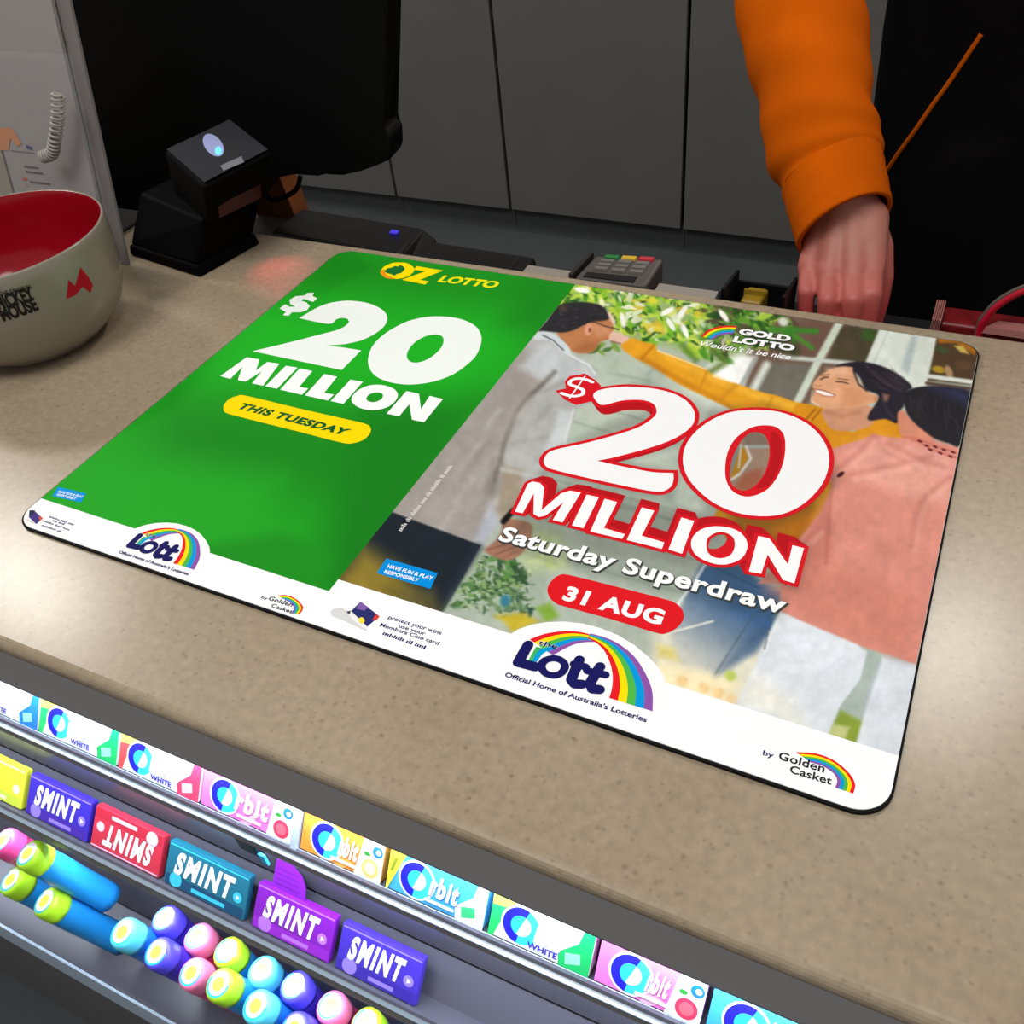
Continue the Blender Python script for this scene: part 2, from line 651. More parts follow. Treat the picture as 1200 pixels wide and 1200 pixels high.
def paint_photo(px):
    p = Paint(px, (176, 186, 172))
    # wall boards
    p.poly([(700, 440), (830, 460), (760, 560), (640, 560)], (188, 198, 182), 20)
    for a, b in (((690, 432), (760, 446)), ((672, 494), (726, 510)), ((720, 482), (760, 494)), ((640, 572), (860, 628)), ((725, 590), (800, 612)), ((640, 610), (860, 668)),
                 ((600, 640), (820, 700)), ((640, 560), (800, 600)), ((758, 440), (775, 420))):
        p.line([a, b], 2.0, (140, 152, 138), 2.0, 0.6)
    p.poly([(770, 425), (870, 470), (850, 490), (800, 455)], (206, 214, 202), 8)
    # window
    p.poly([(880, 360), (1010, 375), (1005, 430), (940, 480), (870, 470)], (112, 92, 78), 5)
    p.poly([(900, 425), (955, 428), (930, 478), (868, 465)], (112, 108, 98), 4)
    p.poly([(895, 372), (975, 380), (958, 420), (900, 412)], (112, 84, 72), 4)
    p.poly([(984, 380), (1034, 386), (1020, 428), (970, 422)], (76, 68, 50), 4)
    p.blob((1018, 393), 9, 7, 0.3, (60, 92, 40), 0.8)
    p.blob((995, 405), 9, 7, 0.3, (84, 70, 56), 0.8)
    p.line([(985, 376), (958, 425), (935, 470)], 9, (204, 214, 196), 1.8)
    p.line([(915, 418), (1000, 426)], 5, (200, 208, 196), 1.6)
    p.poly([(1031, 384), (1100, 394), (1082, 470), (1012, 430)], (222, 230, 218), 2)
    p.poly([(1068, 392), (1076, 393), (1064, 440), (1056, 432)], (182, 194, 190), 4)
    p.line([(1040, 390), (1024, 425)], 2, (198, 208, 200), 1.5)
    p.poly([(1098, 394), (1150, 400), (1146, 452), (1087, 446)], (82, 62, 44), 2)
    p.poly([(1098, 394), (1122, 394), (1146, 408), (1142, 416), (1120, 402), (1100, 402)], (168, 104, 34), 2)
    p.poly([(1118, 405), (1128, 405), (1136, 415), (1126, 413)], (214, 184, 90), 2)
    p.blob((1104, 410), 8, 4, 0.3, (70, 80, 50), 0.6)
    p.blob((1100, 433), 8, 4, 0.2, (170, 140, 40), 0.6)
    p.blob((1112, 436), 8, 4, 1.2, (176, 140, 100), 0.6)
    p.blob((1130, 428), 12, 5, 0.2, (96, 70, 50), 0.6)
    p.line([(1082, 440), (1142, 448)], 5, (222, 228, 216), 1.2)
    p.line([(1086, 449), (1140, 456)], 4, (92, 70, 52), 1.2)
    # bright gap and post
    p.poly([(846, 410), (885, 418), (868, 458), (834, 442), (828, 432)], (246, 248, 244), 6)
    p.line([(886, 420), (866, 455)], 4, (160, 168, 164), 2)
    p.line([(898, 428), (880, 462)], 9, (216, 222, 210), 3)
    # tree foliage
    topf = [(655, 325), (905, 360), (900, 400), (840, 425), (770, 402), (735, 400), (700, 372), (640, 358)]
    p.poly(topf, (150, 176, 110), 8)
    foliage(p, topf, 120, [(70, 140, 40), (112, 176, 48), (168, 204, 60), (46, 96, 36), (196, 214, 90)], 6, 15, 3, 0.3)
    foliage(p, [(660, 328), (820, 352), (800, 400), (740, 395), (700, 360)], 46, [(238, 242, 224), (226, 232, 200), (204, 216, 90), (222, 190, 60), (186, 210, 60)], 4, 11, 5, 0.6)
    foliage(p, [(820, 352), (940, 372), (925, 400), (850, 410), (820, 390)], 46, [(34, 76, 30), (60, 120, 40), (40, 90, 34), (96, 150, 50), (86, 74, 56)], 5, 13, 8, 0.2)
    foliage(p, [(655, 330), (830, 352), (815, 400), (740, 398), (700, 366), (650, 350)], 150, [(60, 120, 36), (140, 190, 50), (190, 216, 80), (40, 84, 30), (236, 242, 214), (120, 180, 44), (214, 222, 110)], 2.5, 6.5, 13, 0.5, 0.8)
    foliage(p, [(800, 372), (850, 385), (850, 425), (815, 418), (795, 398)], 40, [(70, 116, 44), (44, 82, 34), (150, 176, 120), (206, 212, 190), (110, 150, 60)], 2.5, 6, 17, 0.8, 0.75)
    foliage(p, [(830, 356), (930, 372), (920, 398), (850, 405)], 60, [(30, 66, 26), (54, 108, 36), (90, 140, 50), (120, 160, 70), (66, 56, 44)], 2.5, 6, 19, 0.3, 0.75)
    for c in ((765, 352), (818, 368), (770, 385)):
        p.blob(c, 5, 4, 0.2, (238, 214, 64), 0.7, .8)
    for c, a in (((730, 375), 1.4), ((786, 380), 1.0), ((803, 388), 1.2), ((782, 365), -.5), ((800, 365), -.9), ((848, 370), 0.9), ((682, 340), 0.2)):
        p.blob(c, 9, 3, a, (246, 248, 238), 0.5)
    p.blob((918, 377), 6, 5, 0.5, (206, 214, 196), 0.7)
    p.line([(905, 386), (957, 388)], 6, (62, 130, 44), 2)
    p.line([(930, 392), (952, 408)], 5, (74, 136, 48), 2)
    p.line([(880, 392), (930, 410)], 14, (36, 64, 30), 5, 0.7)
    p.line([(835, 410), (850, 425), (832, 436)], 8, (92, 116, 50), 3, 0.8)
    p.line([(800, 405), (815, 422)], 7, (70, 110, 44), 3, 0.7)
    p.poly([(700, 408), (742, 405), (765, 432), (700, 440)], (178, 190, 172), 5)
    foliage(p, [(690, 398), (725, 404), (718, 416), (690, 414)], 10, [(120, 160, 60), (70, 110, 50), (190, 200, 150)], 4, 8, 21)
    # yellow arm
    arm = [(727, 406), (739, 396), (752, 400), (768, 404), (771, 411), (790, 417), (812, 426), (828, 433), (836, 441), (858, 448), (890, 459), (912, 464), (938, 473),
           (962, 478), (975, 500), (960, 515), (900, 500), (862, 482), (822, 463), (792, 448), (766, 430), (745, 420)]
    p.poly(arm, (226, 158, 34), 1.6, smooth=3)
    p.poly([(771, 413), (812, 428), (858, 450), (912, 467), (940, 476), (935, 481), (880, 466), (830, 445), (790, 426)], (240, 180, 56), 4, 0.8)
    p.poly([(745, 419), (792, 446), (860, 480), (850, 470), (800, 444), (752, 416)], (188, 116, 22), 4, 0.7)
    p.line([(766, 405), (752, 420)], 3, (176, 106, 20), 1.5, 0.7)
    p.line([(828, 436), (822, 452)], 3, (190, 120, 24), 2, 0.6)
    p.line([(862, 452), (846, 466)], 4, (196, 126, 28), 2.5, 0.6)
    p.line([(905, 466), (900, 476)], 3, (190, 122, 24), 2, 0.6)
    for q in (((771, 411), (828, 433)), ((836, 441), (858, 448))):
        p.line(list(q), 1.5, (250, 236, 196), 1.0, 0.8)
    # yellow jumper of the smiling woman
    p.poly([(935, 472), (965, 477), (974, 500), (1000, 506), (1022, 492), (1044, 486), (1066, 500), (1058, 516), (1024, 512), (985, 524), (985, 560), (970, 610),
            (945, 640), (900, 650), (850, 630), (836, 606), (860, 560)], (216, 144, 28), 2)
    p.poly([(855, 600), (960, 570), (945, 645), (900, 650), (860, 630)], (172, 104, 24), 10)
    p.line([(955, 480), (944, 492)], 2, (120, 70, 20), 1.2, 0.7)
    p.line([(962, 480), (952, 492)], 2, (130, 76, 20), 1.2, 0.7)
    # man: jacket
    p.poly([(610, 385), (570, 430), (530, 480), (490, 535), (430, 600), (464, 603), (520, 626), (564, 642), (582, 615), (600, 604), (606, 580), (640, 560), (664, 516), (676, 478),
            (700, 470), (698, 438), (690, 428), (668, 416), (650, 400)], (176, 176, 172), 2)
    p.poly([(610, 398), (570, 440), (526, 500), (425, 596), (462, 604), (566, 642), (576, 600), (584, 545), (592, 515), (610, 475), (634, 452)], (160, 153, 147), 8)
    p.poly([(640, 400), (668, 416), (690, 428), (698, 440), (690, 446), (655, 448), (625, 440), (610, 430)], (192, 196, 198), 7)
    p.poly([(672, 482), (662, 520), (645, 552), (628, 548), (650, 500), (655, 480)], (200, 206, 206), 5)
    p.poly([(590, 545), (612, 552), (612, 585), (590, 612), (582, 600)], (160, 148, 128), 5)
    p.line([(650, 436), (632, 454), (610, 476), (594, 510), (586, 540), (580, 562)], 4, (92, 84, 76), 3.0, 0.8, smooth=4)
    p.line([(620, 470), (596, 500), (560, 560)], 10, (172, 166, 160), 8, 0.7)
    p.line([(584, 545), (576, 575)], 12, (120, 112, 102), 7, 0.7)
    p.line([(634, 460), (660, 448)], 3, (150, 146, 140), 3, 0.6)
    p.line([(600, 520), (640, 512)], 3, (156, 154, 148), 3, 0.5)
    p.line([(588, 550), (632, 560)], 3, (205, 210, 208), 3, 0.7)
    p.line([(668, 416), (690, 428), (697, 438)], 1.6, (232, 238, 240), 1.2, 0.9)
    p.line([(672, 480), (662, 518)], 1.8, (232, 236, 234), 1.5, 0.8)
    p.poly([(574, 590), (584, 612), (566, 640), (556, 634)], (176, 180, 190), 6)
    # cloth folds of the jacket
    rj = np.random.RandomState(15)
    for _ in range(40):
        x0, y0 = rj.uniform(500, 660), rj.uniform(430, 600)
        if seg_dist(np.array([[x0, y0]]), [(612, 425), (690, 440), (655, 530), (600, 590), (560, 632), (475, 600), (540, 510)])[0] > 10:
            d_ = rj.uniform(10, 30)
            p.line([(x0, y0), (x0 - d_ * .5, y0 + d_ * .5), (x0 - d_ * .8, y0 + d_ * 1.1)], rj.uniform(2, 5), (200, 198, 194) if rj.rand() < .5 else (136, 128, 122), 4, .3, smooth=3)
    # trousers
    p.poly([(430, 589), (465, 602), (564, 639), (518, 722), (380, 680)], (30, 38, 46), 1.5)
    p.poly([(375, 700), (425, 640), (470, 668), (505, 722)], (158, 134, 46), 20, 0.85)
    p.poly([(455, 690), (510, 690), (520, 722), (470, 712)], (96, 88, 52), 12, 0.7)
    p.line([(560, 644), (526, 700)], 10, (44, 52, 70), 6, 0.7)
    # bush low left
    p.poly([(520, 716), (548, 678), (566, 648), (600, 652), (622, 672), (620, 712), (580, 722)], (104, 132, 92), 10)
    bush = [(570, 650), (600, 640), (640, 660), (632, 700), (650, 735), (600, 742), (518, 718), (545, 680)]
    p.poly([(566, 645), (640, 640), (640, 742), (518, 720)], (164, 178, 160), 3)
    p.poly([(600, 610), (660, 625), (668, 668), (620, 672), (604, 650)], (186, 200, 150), 10, 0.8)
    foliage(p, [(610, 612), (660, 630), (662, 664), (622, 668)], 24, [(204, 214, 160), (186, 204, 130), (172, 190, 150)], 4, 9, 31, 0.8, 0.6)
    foliage(p, [(566, 650), (612, 654), (618, 690), (560, 704), (530, 716), (542, 690)], 120, [(66, 104, 56), (92, 140, 70), (48, 80, 50), (140, 170, 110), (170, 188, 160)], 4, 9, 33, 0.8)
    foliage(p, [(560, 690), (615, 690), (622, 718), (580, 716)], 50, [(56, 92, 66), (40, 72, 56), (120, 150, 110), (96, 128, 84)], 3, 8, 35, 0.8)
    foliage(p, [(526, 716), (566, 655), (625, 668), (625, 715), (585, 724)], 120, [(110, 140, 90), (60, 96, 54), (170, 186, 150), (84, 116, 70), (46, 76, 50)], 2, 4.5, 37, 0.8, .7)
    p.blob((592, 704), 6, 7, 0.3, (56, 120, 140), 0.7)
    p.poly([(578, 722), (612, 718), (632, 728), (600, 742), (590, 735)], (196, 176, 50), 5)
    p.poly([(628, 712), (645, 706), (655, 722), (640, 730)], (128, 166, 60), 5)
    p.poly([(521, 719), (540, 712), (590, 728), (600, 742)], (176, 186, 172), 5)
    # hanging hand and watch
    p.poly([(590, 608), (612, 610), (624, 616), (622, 632), (612, 648), (594, 657), (568, 646), (580, 634), (588, 622)], (166, 118, 96), 2, smooth=3)
    p.line([(572, 644), (600, 636)], 1.5, (120, 78, 62), 1.2, 0.7)
    p.line([(580, 650), (606, 640)], 1.5, (120, 78, 62), 1.2, 0.7)
    p.line([(590, 654), (612, 643)], 1.2, (128, 84, 66), 1.2, 0.6)
    p.line([(602, 598), (590, 611)], 7, (20, 20, 20), 1.5)
    # man: head
    h = lambda L: [(600 + x / 7.5, 330 + y / 7.5) for x, y in L]
    p.poly(h([(390, 440), (540, 425), (640, 370), (700, 340), (850, 300), (885, 340), (895, 420), (870, 480), (840, 512), (775, 532), (745, 580), (690, 622), (600, 630), (520, 605), (470, 540)]),
           (186, 122, 78), 1.3, smooth=3)
    p.poly(h([(640, 540), (760, 530), (720, 600), (600, 630), (540, 600)]), (160, 96, 58), 6, 0.7)
    p.poly(h([(700, 370), (850, 400), (860, 460), (760, 480), (720, 430)]), (206, 146, 110), 4, 0.8)
    p.poly(h([(230, 440), (310, 340), (400, 215), (470, 192), (560, 180), (650, 180), (760, 200), (820, 240), (860, 320), (800, 345), (720, 352), (640, 378), (540, 428), (440, 448), (340, 442)]),
           (44, 42, 46), 1.5, smooth=3)
    p.poly(h([(410, 215), (480, 205), (480, 260), (420, 280)]), (84, 70, 56), 3, 0.6)
    rh = np.random.RandomState(5)
    for _ in range(46):
        x0, y0 = rh.uniform(330, 780), rh.uniform(210, 400)
        if seg_dist(np.array([[x0, y0]]), [(340, 380), (420, 230), (560, 195), (740, 215), (820, 300), (720, 340), (540, 410), (400, 430)])[0] > 12:
            p.line(h([(x0, y0), (x0 + rh.uniform(20, 55), y0 + rh.uniform(-14, 26))]), .7, (78, 74, 78) if rh.rand() < .6 else (24, 22, 26), .8, .55)
    p.poly(h([(830, 240), (880, 290), (910, 350), (905, 400), (860, 330)]), (232, 206, 186), 2)
    p.blob((600 + 672 / 7.5, 330 + 420 / 7.5), 4.6, 7, 0.1, (216, 150, 118), 0.3)
    p.blob((600 + 685 / 7.5, 330 + 425 / 7.5), 2, 3, 0.1, (140, 84, 60), 0.5)
    p.poly(h([(850, 500), (880, 440), (940, 450), (1030, 495), (960, 545), (900, 530)]), (224, 186, 164), 1.5, smooth=3)
    p.line(h([(870, 525), (950, 545)]), 1.6, (120, 74, 52), 1.0, 0.8)
    p.line(h([(715, 352), (820, 392), (940, 420)]), 1.3, (52, 44, 44), 0.8, 0.9)
    # collar
    p.poly(h([(235, 440), (340, 448), (430, 510), (500, 580), (515, 650), (440, 620), (330, 520), (190, 510)]), (202, 210, 214), 1.5, smooth=3)
    p.line(h([(270, 470), (360, 515), (452, 602)]), 1.3, (60, 64, 66), 0.9)
    # jeans and lower right background
    p.poly([(770, 720), (830, 700), (905, 740), (890, 840), (860, 835), (760, 800)], (226, 222, 200), 16)
    p.poly([(823, 660), (868, 660), (890, 680), (917, 694), (906, 735), (886, 765), (840, 790), (790, 780), (786, 745), (802, 700)], (62, 96, 138), 6,
           col2=(222, 216, 196), p1=(868, 715), p2=(812, 792))
    p.poly([(905, 735), (880, 765), (840, 795), (830, 800), (880, 740)], (60, 84, 116), 8, 0.5)
    p.line([(882, 722), (838, 790)], 1.4, (70, 84, 100), 1.5, 0.7)
    p.line([(826, 662), (815, 680), (800, 700), (790, 716)], 3, (240, 244, 244), 1.5, 0.9)
    p.line([(790, 740), (835, 728)], 2.2, (240, 238, 220), 1.2, 0.9)
    p.line([(835, 663), (890, 690)], 1.4, (40, 66, 104), 1.2, 0.7)
    p.poly([(775, 775), (870, 800), (850, 830), (760, 800)], (246, 232, 190), 8)
    for c in ((800, 798), (825, 806), (842, 812), (858, 820)):
        p.blob(c, 7, 6, 0.4, (244, 206, 140), 0.6, 0.8)
    p.blob((856, 792), 7, 6, 0.4, (190, 206, 100), 0.7)
    p.poly([(770, 755), (790, 760), (795, 775), (772, 770)], (222, 206, 110), 6, 0.8)
    # pink top
    pink = [(974, 526), (990, 521), (1006, 517), (1024, 509), (1038, 512), (1056, 513), (1090, 514), (1110, 520), (1128, 526), (1112, 600), (1101, 660), (1074, 780), (1052, 771),
            (1030, 764), (1005, 756), (980, 747), (955, 736), (935, 726), (914, 716), (916, 684), (888, 684), (900, 672), (930, 640), (962, 600), (975, 570), (968, 540)]
    p.poly(pink, (214, 140, 124), 1.8)
    p.poly([(990, 524), (1024, 512), (1060, 520), (1120, 530), (1112, 590), (1060, 580), (1000, 560)], (230, 164, 148), 10, 0.8)
    p.poly([(900, 690), (980, 660), (1080, 700), (1070, 775), (960, 735)], (206, 130, 112), 18, 0.8)
    p.poly([(940, 630), (970, 580), (978, 640), (950, 690), (915, 690)], (192, 116, 100), 9, 0.7)
    p.line([(976, 556), (972, 600), (968, 660)], 3, (176, 98, 86), 3, 0.7)
    for a in ([(1026, 512), (1036, 528), (1060, 540)], [(1022, 512), (1012, 526), (980, 552)], [(1090, 535), (1050, 545), (1000, 556)], [(1112, 560), (1080, 590), (1070, 640)],
              [(1040, 520), (1075, 538), (1105, 548)], [(930, 650), (960, 620)]):
        p.line(a, 4, (182, 104, 92), 4.5, 0.6, smooth=4)
        p.line([(x + 2, y + 5) for x, y in a], 4, (240, 180, 164), 4.5, 0.5, smooth=4)
    p.blob((985, 556), 5, 2.5, -0.6, (70, 20, 24), 0.5)
    # white trousers, gap, second leg
    p.poly([(1004, 756), (1036, 768), (1024, 800), (1006, 874), (966, 862), (980, 830), (1000, 800)], (168, 182, 172), 2)
    p.poly([(985, 832), (1012, 846), (1004, 874), (968, 862)], (136, 156, 58), 4)
    p.poly([(976, 848), (996, 852), (990, 866), (968, 862)], (190, 196, 130), 3)
    p.poly([(914, 717), (935, 726), (1004, 755), (1016, 764), (1008, 796), (984, 828), (970, 862), (928, 852), (862, 826), (884, 782), (898, 748)], (220, 226, 232), 2)
    p.poly([(862, 822), (884, 785), (930, 820), (950, 860)], (236, 234, 220), 14, 0.8)
    p.line([(990, 768), (960, 790)], 2, (200, 206, 214), 2, 0.6)
    p.line([(915, 722), (902, 748), (896, 766)], 2, (240, 240, 236), 1.2, 0.9)
    p.line([(900, 742), (896, 760)], 1.6, (60, 70, 84), 1.2, 0.8)
    p.poly([(1034, 770), (1076, 780), (1056, 890), (1003, 874), (1016, 824)], (216, 222, 228), 2.5)
    p.line([(1030, 778), (1015, 820)], 4, (176, 186, 192), 3, 0.7)
    p.line([(1036, 770), (1074, 782)], 5, (196, 196, 200), 3, 0.6)
    # right woman: hair, neck
    g = lambda L: [(920 + x / 5, 370 + y / 5) for x, y in L]
    p.poly(g([(645, 590), (690, 550), (720, 590), (780, 640), (870, 700), (850, 730), (690, 712), (665, 640)]), (214, 140, 112), 1.5, smooth=3)
    # smiling woman
    p.poly(g([(225, 540), (250, 640), (300, 672), (400, 672), (500, 645), (530, 580), (470, 520)]), (206, 148, 116), 1.5, smooth=3)
    p.line(g([(240, 560), (330, 590), (440, 560)]), 3, (176, 112, 82), 3, 0.6)
    p.poly(g([(295, 300), (380, 272), (480, 272), (600, 308), (700, 370), (745, 420), (705, 450), (695, 530), (660, 570), (655, 632), (590, 605), (500, 615), (485, 585), (540, 500), (540, 460), (470, 430), (420, 340)]),
           (40, 36, 46), 1.5, smooth=3)
    p.poly(g([(520, 330), (640, 350), (710, 420), (600, 400)]), (70, 60, 66), 6, 0.7)
    p.line(g([(480, 300), (560, 380), (680, 440)]), 2, (80, 68, 72), 2, 0.6)
    p.poly(g([(385, 300), (300, 302), (215, 342), (160, 402), (172, 440), (150, 498), (180, 520), (230, 542), (330, 546), (450, 530), (528, 505), (540, 470), (480, 440), (430, 375), (400, 318)]),
           (222, 164, 124), 1.4, smooth=3)
    p.poly(g([(330, 400), (440, 440), (500, 480), (440, 530), (330, 540)]), (204, 138, 98), 6, 0.7)
    p.poly(g([(240, 310), (350, 305), (380, 340), (260, 350)]), (240, 190, 156), 4, 0.7)
    p.line(g([(400, 320), (430, 400), (480, 440)]), 2.2, (44, 38, 46), 1, 0.9)
    p.poly(g([(180, 432), (220, 440), (290, 464), (270, 474), (215, 462), (185, 448)]), (250, 244, 238), 0.9)
    p.line(g([(178, 430), (225, 438), (296, 466)]), 0.9, (130, 60, 50), 0.7, 0.9)
    p.line(g([(185, 452), (230, 470), (285, 474)]), 1.2, (186, 96, 84), 0.8, 0.8)
    p.line(g([(208, 374), (228, 362), (252, 360)]), 1.4, (60, 40, 36), 0.8, 0.9)
    p.line(g([(300, 386), (335, 388), (370, 398)]), 1.4, (60, 40, 36), 0.8, 0.9)
    p.line(g([(215, 350), (260, 345)]), 1.2, (90, 62, 50), 0.8, 0.7)
    p.line(g([(310, 368), (370, 376)]), 1.2, (90, 62, 50), 0.8, 0.7)
    p.line(g([(165, 405), (195, 412), (215, 408)]), 1.2, (176, 110, 82), 0.8, 0.7)
    p.line(g([(160, 440), (152, 498), (200, 528)]), 1.4, (250, 232, 214), 0.8, 0.7)
    p.poly(g([(520, 480), (545, 470), (540, 500), (520, 510)]), (206, 140, 104), 1.2)
    p.poly(g([(570, 455), (610, 465), (600, 500), (580, 500)]), (170, 116, 92), 2.5, 0.8)
    p.line(g([(570, 480), (600, 560), (640, 600)]), 2, (76, 74, 84), 2, 0.5)
    p.poly(g([(690, 460), (740, 428), (830, 412), (950, 416), (1090, 445), (1080, 520), (1030, 755), (960, 748), (880, 722), (820, 680), (760, 630), (718, 580), (698, 520)]), (38, 36, 42), 1.6, smooth=3)
    p.poly(g([(850, 420), (1000, 425), (1085, 450), (1080, 540), (980, 480)]), (52, 56, 92), 8, 0.7)
    rh = np.random.RandomState(9)
    for _ in range(30):
        x0 = rh.uniform(730, 1040)
        y0 = rh.uniform(440, 500 + (x0 - 730) * .45)
        p.line(g([(x0, y0), (x0 + rh.uniform(-10, 20), y0 + 50), (x0 + rh.uniform(0, 50), y0 + 95)]), .8, (70, 66, 74) if rh.rand() < .5 else (22, 20, 26), 1.0, .45, smooth=3)
    for _ in range(22):
        x0, y0 = rh.uniform(450, 640), rh.uniform(300, 380)
        p.line(g([(x0, y0), (x0 + 40, y0 + 40), (x0 + 80, y0 + 60)]), .8, (84, 72, 76) if rh.rand() < .5 else (26, 22, 28), 1.0, .45, smooth=3)
    for a in ([(700, 712), (760, 716), (830, 740), (900, 770), (1000, 800)], [(740, 725), (800, 745), (880, 790), (1000, 830)]):
        p.line(g(a), 3, (198, 110, 96), 1.5, 0.8)
    for xy in ((790, 735), (830, 762), (880, 768), (930, 785), (985, 800), (850, 785), (910, 805), (970, 825)):
        p.blob((920 + xy[0] / 5, 370 + xy[1] / 5), 3, 1.4, 0.4, (96, 30, 30), 0.5)
    # picture seen through the counter of the zero
    z = lambda L: [(780 + x * .175, 450 + y * .175) for x, y in L]
    p.poly(z([(420, 380), (560, 300), (700, 330), (710, 560), (600, 720), (430, 700)]), (186, 150, 130), 2)
    p.poly(z([(500, 340), (620, 320), (690, 380), (680, 410), (540, 410)]), (150, 128, 112), 4)
    p.line(z([(530, 420), (690, 420)]), 3, (186, 206, 200), 1.5)
    p.poly(z([(430, 480), (500, 400), (500, 500), (440, 600)]), (150, 160, 158), 2)
    p.poly(z([(500, 420), (540, 430), (555, 500), (470, 620), (430, 640)]), (212, 146, 34), 1.5)
    p.line(z([(505, 410), (490, 560)]), 2, (244, 240, 226), 1)
    p.line(z([(540, 420), (570, 500), (500, 600), (440, 640)]), 3, (250, 246, 236), 1.2)
    p.poly(z([(520, 600), (650, 560), (640, 640), (560, 720), (460, 700)]), (196, 110, 82), 4)
    # photographic mottling
    rs = np.random.RandomState(77)
    for sc_, am in ((26, .035), (9, .03), (4, .018)):
        gx, gy = rs.rand(80, 80), None
        u_ = (p.px[:, 0] - 380) / sc_ % 79
        v_ = (p.px[:, 1] - 280) / sc_ % 79
        i_, j_ = u_.astype(int), v_.astype(int)
        fu, fv = u_ - i_, v_ - j_
        fu, fv = fu * fu * (3 - 2 * fu), fv * fv * (3 - 2 * fv)
        nz = gx[i_, j_] * (1 - fu) * (1 - fv) + gx[i_ + 1, j_] * fu * (1 - fv) + gx[i_, j_ + 1] * (1 - fu) * fv + gx[i_ + 1, j_ + 1] * fu * fv
        p.c *= (1 + (nz - .5) * 2 * am)[:, None]
    # soft print shadows round the big letters
    for q, a in (([(630, 540), (700, 500), (760, 480), (700, 465), (760, 445), (820, 480), (800, 520), (740, 540), (795, 555), (790, 590), (700, 575), (636, 556)], .25),
                 ([(795, 540), (830, 480), (900, 472), (965, 510), (985, 560), (955, 600), (900, 622), (830, 600)], .28),
                 ([(600, 600), (625, 562), (760, 590), (870, 610), (948, 640), (935, 692), (860, 680), (735, 650), (610, 620)], .30),
                 ([(580, 636), (590, 612), (760, 655), (925, 700), (915, 728), (760, 690), (600, 648)], .22)):
        p.poly(q, (40, 46, 40), 9, a)
    return p.c


# panel extents in mat coordinates
hw, hh = MW / 2 - 0.0009, MH / 2 - 0.0009
u_div = (w2m(mp2((671.5, 333)))[0] + w2m(mp2((389, 694)))[0]) / 2
v_green = w2m(mp2((389, 694)))[1]
v_green = (v_green + w2m(mp2((51, 585)))[1]) / 2
v_photo = (w2m(mp2((402, 681.5)))[1] + w2m(mp2((1054, 885)))[1]) / 2
rr = RAD - 0.0012
GREEN = panel_grid('green_panel', -hw, u_div, v_green, hh, 110, 160, paint_green, MATT, 1, (-hw + rr, hh - rr, -1, rr))
GREEN['label'] = 'bright green printed half of the mat'
PHOTO = panel_grid('photo_panel', u_div, hw, v_photo, hh, 420, 470, paint_photo, MATT, 1, (hw - rr, hh - rr, 1, rr))
PHOTO['label'] = 'printed photograph of three people embracing outside a house'

INK = {}


def ink(rgb):
    k = 'ink_%d_%d_%d' % tuple(rgb)
    return mat(k, rgb, 0.55, 0.06)


def fill(polys):
    """triangulate polygons (each a list of loops: outer then holes) -> verts2d, tris"""
    V, F = [], []
    for loops in polys:
        base = len(V)
        L3 = [[Vector((q[0], q[1], 0)) for q in lp] for lp in loops]
        tri = tessellate_polygon(L3)
        for lp in loops:
            V += [(q[0], q[1]) for q in lp]
        for t in tri:
            a, b, c = [Vector(V[base + i]) for i in t]
            cr = (b - a).x * (c - a).y - (b - a).y * (c - a).x
            F.append(tuple(base + i for i in (t if cr > 0 else t[::-1])))
    return V, F


def flat(name, polys, rgb, k, parent, dz=0.0):
    """polys in world XY on the mat"""
    V, F = fill(polys)
    return mesh_obj(name, [(x, y, MT + k * LAY + dz) for x, y in V], F, ink(rgb), parent)


def T(L, ox=0, oy=0, s=1.0, smooth=0):
    """crop coordinates of the traced artwork -> world XY on the mat"""
    q = [(ox + x * s, oy + y * s) for x, y in L]
    if smooth:
        q = catmull(q, smooth, True)
    return [tuple(mp2(p)) for p in q]


def round_trace(L, n=4, lim=48):
    """smooth a traced outline but keep its sharp corners"""
    P = [np.array(q, float) for q in L]
    N = len(P)
    cor = []
    for i in range(N):
        a, b = P[i] - P[i - 1], P[(i + 1) % N] - P[i]
        ang = math.degrees(math.acos(max(-1, min(1, (a @ b) / (np.linalg.norm(a) * np.linalg.norm(b) + 1e-9)))))
        if ang > lim:
            cor.append(i)
    if len(cor) < 2:
        return catmull(P, n, True)
    out = []
    for j, c in enumerate(cor):
        e = cor[(j + 1) % len(cor)]
        seg = [P[c]]
        i = c
        while i != e:
            i = (i + 1) % N
            seg.append(P[i])
        sm = catmull(seg, n, False) if len(seg) > 2 else seg
        out += list(sm[:-1])
    return out


def offset_poly(P, d):
    P = [np.array(p) for p in P]
    area_ = sum(P[i][0] * P[(i + 1) % len(P)][1] - P[(i + 1) % len(P)][0] * P[i][1] for i in range(len(P)))
    sg = 1 if area_ > 0 else -1
    out = []
    n = len(P)
    for i in range(n):
        a, b, c = P[i - 1], P[i], P[(i + 1) % n]
        e1, e2 = b - a, c - b
        if np.linalg.norm(e1) < 1e-9 or np.linalg.norm(e2) < 1e-9:
            out.append(tuple(b))
            continue
        e1 /= np.linalg.norm(e1)
        e2 /= np.linalg.norm(e2)
        n1 = np.array([e1[1], -e1[0]]) * sg
        n2 = np.array([e2[1], -e2[0]]) * sg
        m = n1 + n2
        l = np.linalg.norm(m)
        if l < 1e-6:
            out.append(tuple(b + n1 * d))
            continue
        m /= l
        out.append(tuple(b + m * d / max(0.45, m @ n1)))
    return out


